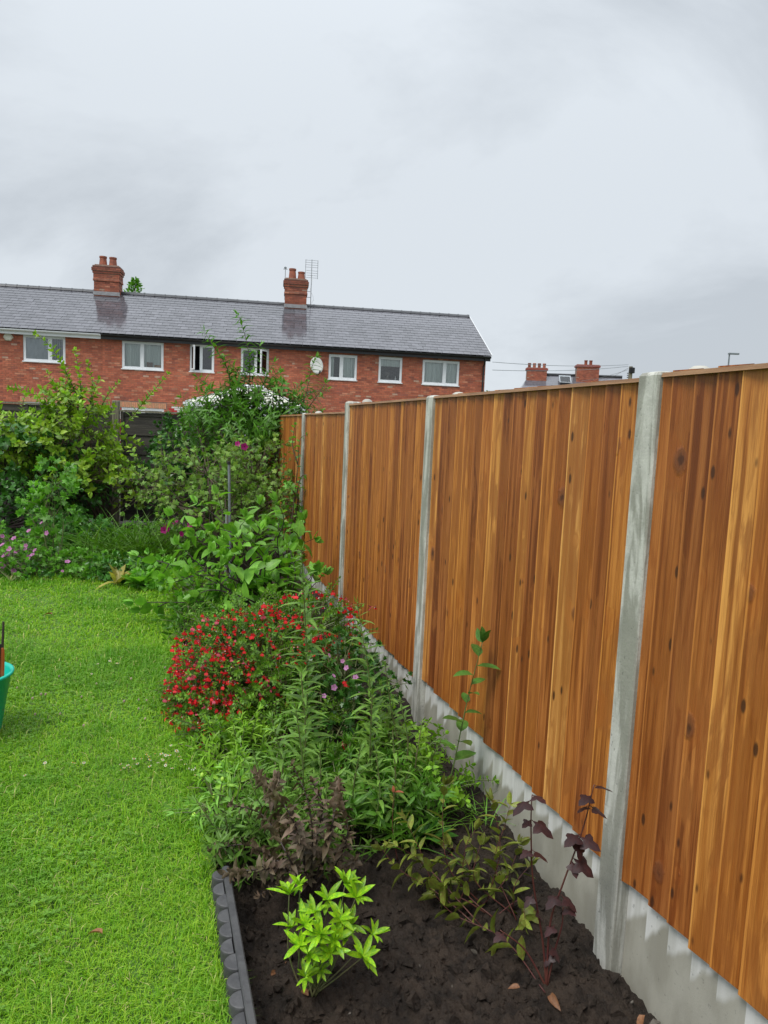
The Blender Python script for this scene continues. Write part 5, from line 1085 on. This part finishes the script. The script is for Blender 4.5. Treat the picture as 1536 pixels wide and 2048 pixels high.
b0 = atY(787, 1585, 2.75); rr = single('pink_tipped_shoot', 'thin red shoot with a salmon pink tip leaf below the spikes', 'plant', [[gp(795, 1720, -0.08), atY(785, 1660, 2.72), b0]], [tpl(0.42, 0.7, 0.9, 4, 0.4, 0.2)], 0.045, 0.06, 'leaf_olive', 'stem_red', 0.0025, 0.6)
leaf_objects(rr, leafmat('leaf_salmon', (0.62, 0.17, 0.11)), [tpl(0.4, 0.7, 0.9, 4, 0.4, 0.2)], [(0, b0, np.array([0.8, -0.3, 0.35]), UP, 0.045), (0, b0, np.array([-0.1, -0.2, 1.0]), np.array([0, -1.0, 0]), 0.03)])
# dark purple ninebark
def ninebark():
    b = gp(1093, 1975, -0.10); y = b[1]; base = b; root = empty('ninebark', base, 0, 'small upright shrub with dark purple lobed leaves in front of the large post', 'shrub'); st = Acc(); rec = []; tp = [tpl_lobed(3, 0.5, 0.95, d, k) for k, d in enumerate((0.25, 0.5, 0.35))]
    S_ = [[(1093,1975),(1085,1880),(1066,1760),(1062,1650),(1064,1590)], [(1093,1975),(1100,1850),(1125,1770),(1165,1660),(1188,1570)], [(1093,1975),(1110,1900),(1124,1850),(1126,1815)], [(1093,1975),(1050,1900),(1000,1860)]]
    for s_ in S_:
        P = curve([b]+[atY(u, v, y+0.02) for u, v in s_[1:]], 8); st.tube(P, np.linspace(0.0038, 0.0016, len(P)), 6)
    for (u, v, dx, dy, L) in [(1062,1600,-1,.1,.075),(1064,1590,.5,.5,.055),(1063,1640,1,0,.075),(1062,1640,-.9,.1,.04),(1064,1700,1,.1,.055),(1064,1700,-1,.1,.05),(1188,1570,.9,.45,.06),(1184,1590,-1,.15,.06),(1178,1610,1,-.1,.06),(1176,1612,-.9,.3,.05),(1160,1668,-.9,.15,.07),(1158,1672,.9,.0,.07),(1158,1680,.0,-.5,.06),(1145,1715,.8,-.1,.075),(1143,1720,.2,-.4,.05),(1122,1790,.9,-.1,.06),(1118,1790,-.8,.1,.06),(1126,1815,.4,.4,.05),(1110,1850,-.9,.0,.05),(1100,1890,.7,-.3,.05),(1066,1790,-.9,-.2,.045),(1068,1820,.8,-.2,.045),(1010,1865,-.8,.2,.05),(1105,1905,-.7,-.3,.045)]:
        p = atY(u, v, y+0.02); rec.append((random.randrange(3), p, np.array([dx, -0.55-0.3*rng.random(), dy-0.25]), UP+0.2*rng.normal(size=3), L*0.92))
        st.tube([p, p+0.004*nrm(np.array([dx, -0.5, dy]))], [0.0015, 0.001], 4)
    sub(st, base).obj('stem', M['stem_red'], root, smooth=True); leaf_objects(root, M['leaf_purple'], tp, rec)
ninebark()
# lime green young shrub
def lime():
    base = gp(625, 1985, -0.10); y = base[1]; root = empty('mock_orange', base, 0, 'small bright lime green shrub in the bare soil, front of the bed', 'shrub'); st = Acc(); rec = []; tp = [tpl(0.27, 0.9, 0.85, 5, 0.5, d, 0.03, k) for k, d in enumerate((0.05, 0.18, 0.32))]
    for (u, v, n, L, dy) in [(578,1790,6,.062,0),(600,1775,3,.05,.03),(690,1770,7,.064,.02),(712,1795,6,.060,0),(655,1800,6,.058,.03),(630,1825,7,.058,0),(610,1850,6,.058,-.02),(585,1855,6,.060,.0),(680,1840,6,.058,0),(670,1880,7,.060,-.04),(640,1870,7,.060,-.05),(725,1915,8,.066,-.03),(700,1850,5,.055,.03),(600,1890,6,.055,-.05),(622,1910,5,.05,-.05),(660,1905,5,.055,-.05),(612,1955,6,.05,-.05),(690,1880,5,.05,.0),(745,1870,4,.05,.03),(640,1940,4,.045,-.03)]:
        p = atY(u, v, y+dy); P = curve([base+0.012*rng.normal(size=3)*np.array([1, 1, 0]), 0.55*base+0.45*p+np.array([0.02*rng.normal(), 0.0, -0.01]), p], 7); st.tube(P, np.linspace(0.0032, 0.0016, len(P)), 5); ax = nrm(np.array([(u-640)/260.0, -0.35+0.2*rng.normal(), 0.85])); X = perp(ax[None])[0]; Yv = np.cross(ax, X); ph = rng.random()*6
        n += 4
        for k in range(n):
            a = ph+k*2*math.pi/n+0.25*rng.normal(); el = 0.72+0.28*rng.normal(); d = (X*math.cos(a)+Yv*math.sin(a))*math.cos(el)+ax*math.sin(el); rec.append((random.randrange(3), p, d, ax, L*(0.6+0.55*rng.random())*1.05))
    sub(st, base).obj('stem', M['stem_green'], root, smooth=True); leaf_objects(root, M['leaf_lime'], tp, rec)
lime()

# ------------------------------------------------------------------ lawn edging
def edging():
    Y0, Y1 = 1.30, _e0[1]+0.06; L = math.hypot(Y1-Y0, edge_x(Y1)-edge_x(Y0)); rz = math.atan2(Y1-Y0, edge_x(Y1)-edge_x(Y0))
    root = empty('lawn_edging', (edge_x(Y0), Y0, 0), rz, 'grey rubber lawn edging of half-round log ends between grass and soil', 'edging')
    # local x along the strip, local y to the lawn
    n = int(L/0.071)
    prof = [(-0.12, 1.0), (0.054, 1.0), (0.059, 0.97), (0.061, 0.90)]; a = Acc(); m = 18; V = []
    for z, r_ in prof: V += [(0.034*r_*math.sin(t), 0.004+0.036*r_*math.cos(t), z) for t in np.linspace(-math.pi/2, math.pi/2, m)]
    F = [(j*m+k, j*m+k+1, j*m+m+k+1, j*m+m+k) for j in range(3) for k in range(m-1)] + [tuple(3*m+k for k in range(m)), tuple(range(m))[::-1]] + [(j*m+m-1, j*m, j*m+m, j*m+2*m-1) for j in range(3)]
    me = a.add(V, F).mesh('log_end', M['rubber'])
    for k in range(n):
        o = link('log_end', me, root, (0.036+k*0.071, 0.0, random.uniform(-0.004, 0.004))); o.rotation_euler = (random.gauss(0, .03), random.gauss(0, .02), 0)
    b = Acc().bbox((0, -0.022, -0.16), (n*0.071, 0.002, 0.072), 0.004); b.obj('rail', M['rubber'], root)
edging()

# ------------------------------------------------------------------ grass
def grass():
    a = Acc(); zones = [(1.25, 2.4, 34000, 0.034, 0.0026, 0), (2.4, 3.6, 19000, 0.036, 0.0034, 0), (3.6, 5.2, 9500, 0.038, 0.0050, 0), (5.2, 7.05, 5200, 0.042, 0.0075, 0), (1.0, 3.2, 11000, 0.036, 0.0046, 1), (3.2, 7.05, 4800, 0.042, 0.0075, 1)]
    for (y0, y1, dens, h, w, side) in zones:
        xl = lambda Y: -0.62*Y-0.35-2.2*side
        xr = (lambda Y: -0.62*Y-0.35) if side else (lambda Y: edge_x(Y)-0.045)
        A_ = 0.5*((xr(y0)-xl(y0))+(xr(y1)-xl(y1)))*(y1-y0); n = int(A_*dens); Y = y0+(y1-y0)*rng.random(n); X = xl(Y)+(xr(Y)-xl(Y))*rng.random(n)
        dist = edge_x(Y)-X; patch = fbm(X, Y, 21, 3, 1.3); patch2 = fbm(X, Y, 22, 3, 5.0)
        near = np.exp(-dist/0.07); far = np.exp(-(7.05-Y)/0.12) if y1 > 7 else 0*Y
        H = h*(0.5+0.75*rng.random(n)+0.9*(rng.random(n) < 0.04))*(1+0.5*patch+0.35*patch2)*(1+1.5*near+0.9*far); Wd = w*(0.7+0.6*rng.random(n))
        ph = rng.random(n)*2*np.pi+1.2*patch2; lean = (0.35+0.95*rng.random(n)); dx, dy = np.cos(ph), np.sin(ph)
        B = np.stack([X, Y, np.full(n, -0.004)], -1); sidev = np.stack([-dy, dx, 0*dx], -1)*Wd[:,None]*0.5; D = np.stack([dx, dy, 0*dx], -1)
        mid = B + D*(H*lean*0.35)[:,None] + UP*(H*0.62)[:,None]; tip = B + D*(H*lean*1.05)[:,None] + UP*(H*(1.0-0.35*lean))[:,None]
        V = np.stack([B-sidev, B+sidev, mid+sidev*0.8, mid-sidev*0.8, tip], 1).reshape(-1, 3); o = (np.arange(n)*5)[:,None]
        g = np.array([0.170, 0.420, 0.012]); y_ = np.array([0.34, 0.52, 0.030]); dk = np.array([0.065, 0.25, 0.014]); st = np.array([0.58, 0.54, 0.22])
        t = rng.random((n, 1)); col = g*(1-t)+y_*t; t2 = np.clip(0.35+1.5*patch[:,None]+1.0*patch2[:,None]+0.7*(rng.random((n, 1))-.5), 0, 1); col = col*(1-0.55*t2)+dk*0.55*t2
        m = rng.random(n) < 0.035; col[m] = st*(0.7+0.5*rng.random((m.sum(), 1)))
        a.addn(V, [o+np.array([[0, 1, 2, 3]]), o+np.array([[3, 2, 4]])], np.repeat(col, 5, 0))
    # clover leaflets in patches
    n = 5200; Y = 1.4+4.4*rng.random(n); X = (-0.62*Y-0.3)+(edge_x(Y)-0.1+0.62*Y+0.3)*rng.random(n); k = fbm(X, Y, 33, 3, 1.7) > 0.08; X, Y = X[k], Y[k]; n = len(X); cp = np.stack([X, Y, 0.016+0.016*rng.random(n)], -1)
    for q in range(3):
        an = rng.random(n)*6.28 if q == 0 else an+2.094
        d = np.stack([np.cos(an), np.sin(an), 0.25+0.2*rng.random(n)], -1); a.leaves(tpl(0.85, 0.9, 0.5, 1, 0.2, 0.1), cp, d, np.repeat([[0, 0, 1.0]], n, 0), 0.011*(0.8+0.5*rng.random(n)), np.array([0.15, 0.31, 0.03])*(0.8+0.5*rng.random((n, 1))))
    tag(a.obj('grass', M['grass']), 'short bright green lawn grass with clover patches', 'grass', kind='stuff')
grass()
# daisies and clover heads on the lawn
dm = Acc(); pt = tpl(0.4, 0.8, 0.4, 1, 0.1, 0.05); d = np.array([(math.cos(t), math.sin(t), 0.25) for t in np.arange(9)*2*math.pi/9]); dm.leaves(pt, np.zeros((9, 3)), d, np.repeat([[0, 0, 1.0]], 9, 0), 0.011, (0.78, 0.76, 0.72)); dm.lathe([(0.0001, 0.004), (0.003, 0.0035), (0.004, 0.0)], 6, (0, 0, 0.001), (0.6, 0.42, 0.03)); dm.tube([(0, 0, 0), (0.002, 0, -0.045)], [0.0008, 0.0008], 3, (0.1, 0.2, 0.03)); dme = dm.mesh('daisy', M['petal'])
dz = [(293,1510),(298,1514),(299,1520),(310,1508),(323,1508),(331,1511),(339,1511),(325,1520),(316,1526),(332,1527),(331,1531),(241,1529),(256,1531),(261,1535),(275,1528),(283,1518),(268,1518),(344,1537),(371,1529),(376,1538),(385,1540),(392,1537),(354,1504),(358,1514),(342,1491),(145,1526),(150,1527),(168,1526),(90,1526),(50,1551),(219,1322),(234,1327),(196,1328),(183,1348),(242,1541),(390,1551),(353,1502),(362,1520),(300,1533),(248,1536)]
for u, v in dz:
    p = gp(u, v, 0.052); o = link('daisy', dme, None, p); o.rotation_euler = (random.gauss(0.25, .2), random.gauss(0, .25), random.random()*6); o.scale = [random.uniform(0.75, 1.05)]*3; tag(o, 'tiny white daisy dotted in the lawn grass', 'daisy', 'daisies in the lawn')
cm = Acc().leaves(ico(2, 0.3), np.zeros((1, 3)), np.array([[0, 0, 1.0]]), np.array([[1.0, 0, 0]]), 0.008, (0.60, 0.48, 0.42)); cm.tube([(0, 0, 0), (0, 0.002, -0.045)], [0.0008]*2, 3, (0.1, 0.2, 0.03)); cme = cm.mesh('clover_head', M['petal'])
for u, v in [(82,1388),(91,1388),(163,1393),(193,1367),(248,1402),(277,1399),(293,1400),(277,1417),(337,1404),(290,1437),(167,1450),(120,1427),(70,1428),(262,1357),(34,1375),(65,1396),(118,1352),(330,1335)]:
    o = link('clover_head', cme, None, gp(u, v, 0.04)); o.scale = [random.uniform(0.8, 1.2)]*3; tag(o, 'small pinkish white clover head in the lawn grass', 'clover', 'clover heads in the lawn')
# fallen leaves
fl = mesh('fallen_leaf', *tpl(0.5, 0.7, 0.8, 4, 0.9, 0.5, 0.1), M['leaf_dead'], smooth=True)
for u, v, L, lab in [(541,1952,.030,'curled orange dead leaf on soil left of the lime shrub'), (503,1922,.024,'small reddish dead leaf on soil beside the edging'), (571,1927,.018,'tiny pale leaf scrap on soil just left of the lime shrub'), (617,1992,.036,'brown dead leaf at the foot of the lime shrub'), (556,1914,.016,'tiny red leaf scrap on soil behind the orange dead leaf'), (1040,1975,.034,'pinkish dead leaf on soil left of the purple shrub foot'), (906,1712,.034,'pale orange leaf lying among the bronze-green shrub'), (1100,1990,.05,'green-brown leaf fallen at the foot of the purple shrub'), (1290,2030,.05,'brown leaf scrap on soil beside the nearest gravel board')]:
    o = link('fallen_leaf', fl, None, gp(u, v, -0.078)); o.rotation_euler = (random.gauss(0, .4), random.gauss(0, .4), random.random()*6.28); o.scale = [L]*3; tag(o, lab, 'leaf')
for u, v, L, lab in [(205, 1868, .045, 'withered brown leaf lying on the near lawn'), (104, 1229, .06, 'small brown leaf lying on the far lawn')]:
    o = link('fallen_leaf', fl, None, gp(u, v, 0.035)); o.rotation_euler = (0.3, 0.2, 1.4); o.scale = [L]*3; tag(o, lab, 'leaf')
pb = mesh('pebble', ico(5, 0.4)[0], ico(5)[1], basic('pale_pebble', (0.085, 0.072, 0.058), (0.13, 0.115, 0.095), 20, 0.7))
for u, v, s_ in [(812,2022,.007),(1310,2028,.02),(1000,1700,.012),(500,1880,.006),(950,1890,.012),(1125,1925,.012),(840,1925,.006),(1265,1990,.008),(780,1830,.005),(700,2010,.006),(520,2000,.006),(905,1960,.006)]:
    p = gp(u, v, -0.085); o = link('pebble', pb, None, (p[0], p[1], float(soil_z(np.array([p[0]]), np.array([p[1]]))[0])+s_*0.4)); o.scale = [s_]*3; o.rotation_euler = (random.random()*6, random.random()*6, 0); tag(o, 'small pale stone lying on the dark soil', 'stone', 'stones on the bare soil')

# ------------------------------------------------------------------ teal tub with tools
bb_ = gp(0, 1474, 0.02); bc = np.array([bb_[0]-0.165, bb_[1]+0.02, 0.02]); root = empty('bucket', bc, 0, 'teal plastic bucket cut off by the left edge of the lawn', 'bucket')
Acc().lathe([(0.0001, 0.0), (0.135, 0.0), (0.145, 0.02), (0.192, 0.295), (0.205, 0.30), (0.205, 0.312), (0.193, 0.314), (0.187, 0.30), (0.14, 0.03), (0.0001, 0.03)], 40).obj('body', M['teal'], root, smooth=True)
Acc().tube(curve([(0.0, -0.215, 0.365), (0.0, -0.26, 0.30), (0.0, -0.265, 0.20)], 5), 0.006, 5).obj('handle', M['metal'], root)
root = empty('hand_trowel', bc+np.array([0.115, 0, 0.02]), 0, 'dark blade of a garden tool with orange edge sticking out of the bucket', 'tool')
o = Acc().add([(-0.03,0,0.0),(0.03,0,0.0),(0.04,0,0.30),(0.05,0,0.44),(0.0,0,0.46),(-0.035,0,0.40),(-0.03,0.006,0.0),(0.03,0.006,0.0),(0.04,0.006,0.30),(0.05,0.006,0.44),(0.0,0.006,0.46),(-0.035,0.006,0.40)], [(0,1,2,3,4,5),(11,10,9,8,7,6)]+[(k,(k+1)%6,6+(k+1)%6,6+k) for k in range(6)]).obj('blade', M['black'], root)
Acc().tube(curve([(0.035, 0.02, 0.1), (0.045, 0.02, 0.36), (0.042, 0.02, 0.42)], 6), [0.012]*13, 8).obj('orange_grip', M['orange'], root, smooth=True)
root = empty('garden_cane', bc+np.array([0.115, 0.02, 0.03]), 0, 'thin dark stick standing in the bucket', 'stick'); Acc().tube(curve([(0, 0, 0), (0.04, 0, 0.3), (0.055, 0, 0.54)], 5), np.linspace(0.009, 0.005, 11), 6).obj('stick', M['stem_dark'], root)

# ------------------------------------------------------------------ trees showing beyond the houses
cb = atY(270, 575, 52.0); root = empty('conifer', (cb[0], 52.0, -0.3), 0, 'tip of a conifer showing behind the terrace ridge', 'tree')
t_ = Acc(); zt = cb[2]+0.35; t_.tube([(0, 0, 0), (0, 0, zt+0.3)], [0.25, 0.03], 8); t_.obj('trunk', M['stem_brown'], root)
lv = Acc()
for k in range(190):
    z = zt+0.5-4.0*rng.random()**1.2; r_ = 0.12+0.62*(zt+0.5-z); a_ = rng.random()*6.28; l = r_*(0.4+0.6*rng.random()); P0 = np.array([0, 0, z]); d = nrm(np.array([[math.cos(a_), math.sin(a_), 0.35]])); n = 5; ps = P0+d*l*np.linspace(0.3, 1, n)[:,None]; lv.leaves(TINY[0], ps, nrm(d+0.5*rng.normal(size=(n, 3))), perp(np.repeat(d, n, 0)), 0.22, tints(n, 0.3))
tag(lv.obj('crown', M['leaf_mid'], root), kind='stuff')
cb = atY(982, 775, 48.0); root = empty('round_tree', (cb[0], 48.0, -0.3), 0, 'small far tree peeping out right of the end house', 'tree'); zt = cb[2]
Acc().tube([(0, 0, 0), (0, 0, zt)], [0.2, 0.08], 8).obj('trunk', M['stem_brown'], root); lv = Acc(); u = nrm(rng.normal(size=(2600, 3)))*(0.5+0.5*rng.random((2600, 1)))
d = nrm(rng.normal(size=u.shape)); lv.leaves(OVATE[0], u*np.array([1.0, 1.0, 1.3])+np.array([0, 0, zt-1.2]), d, perp(d), 0.16, tints(len(u), 0.3)); tag(lv.obj('crown', M['leaf_mid'], root), kind='stuff')
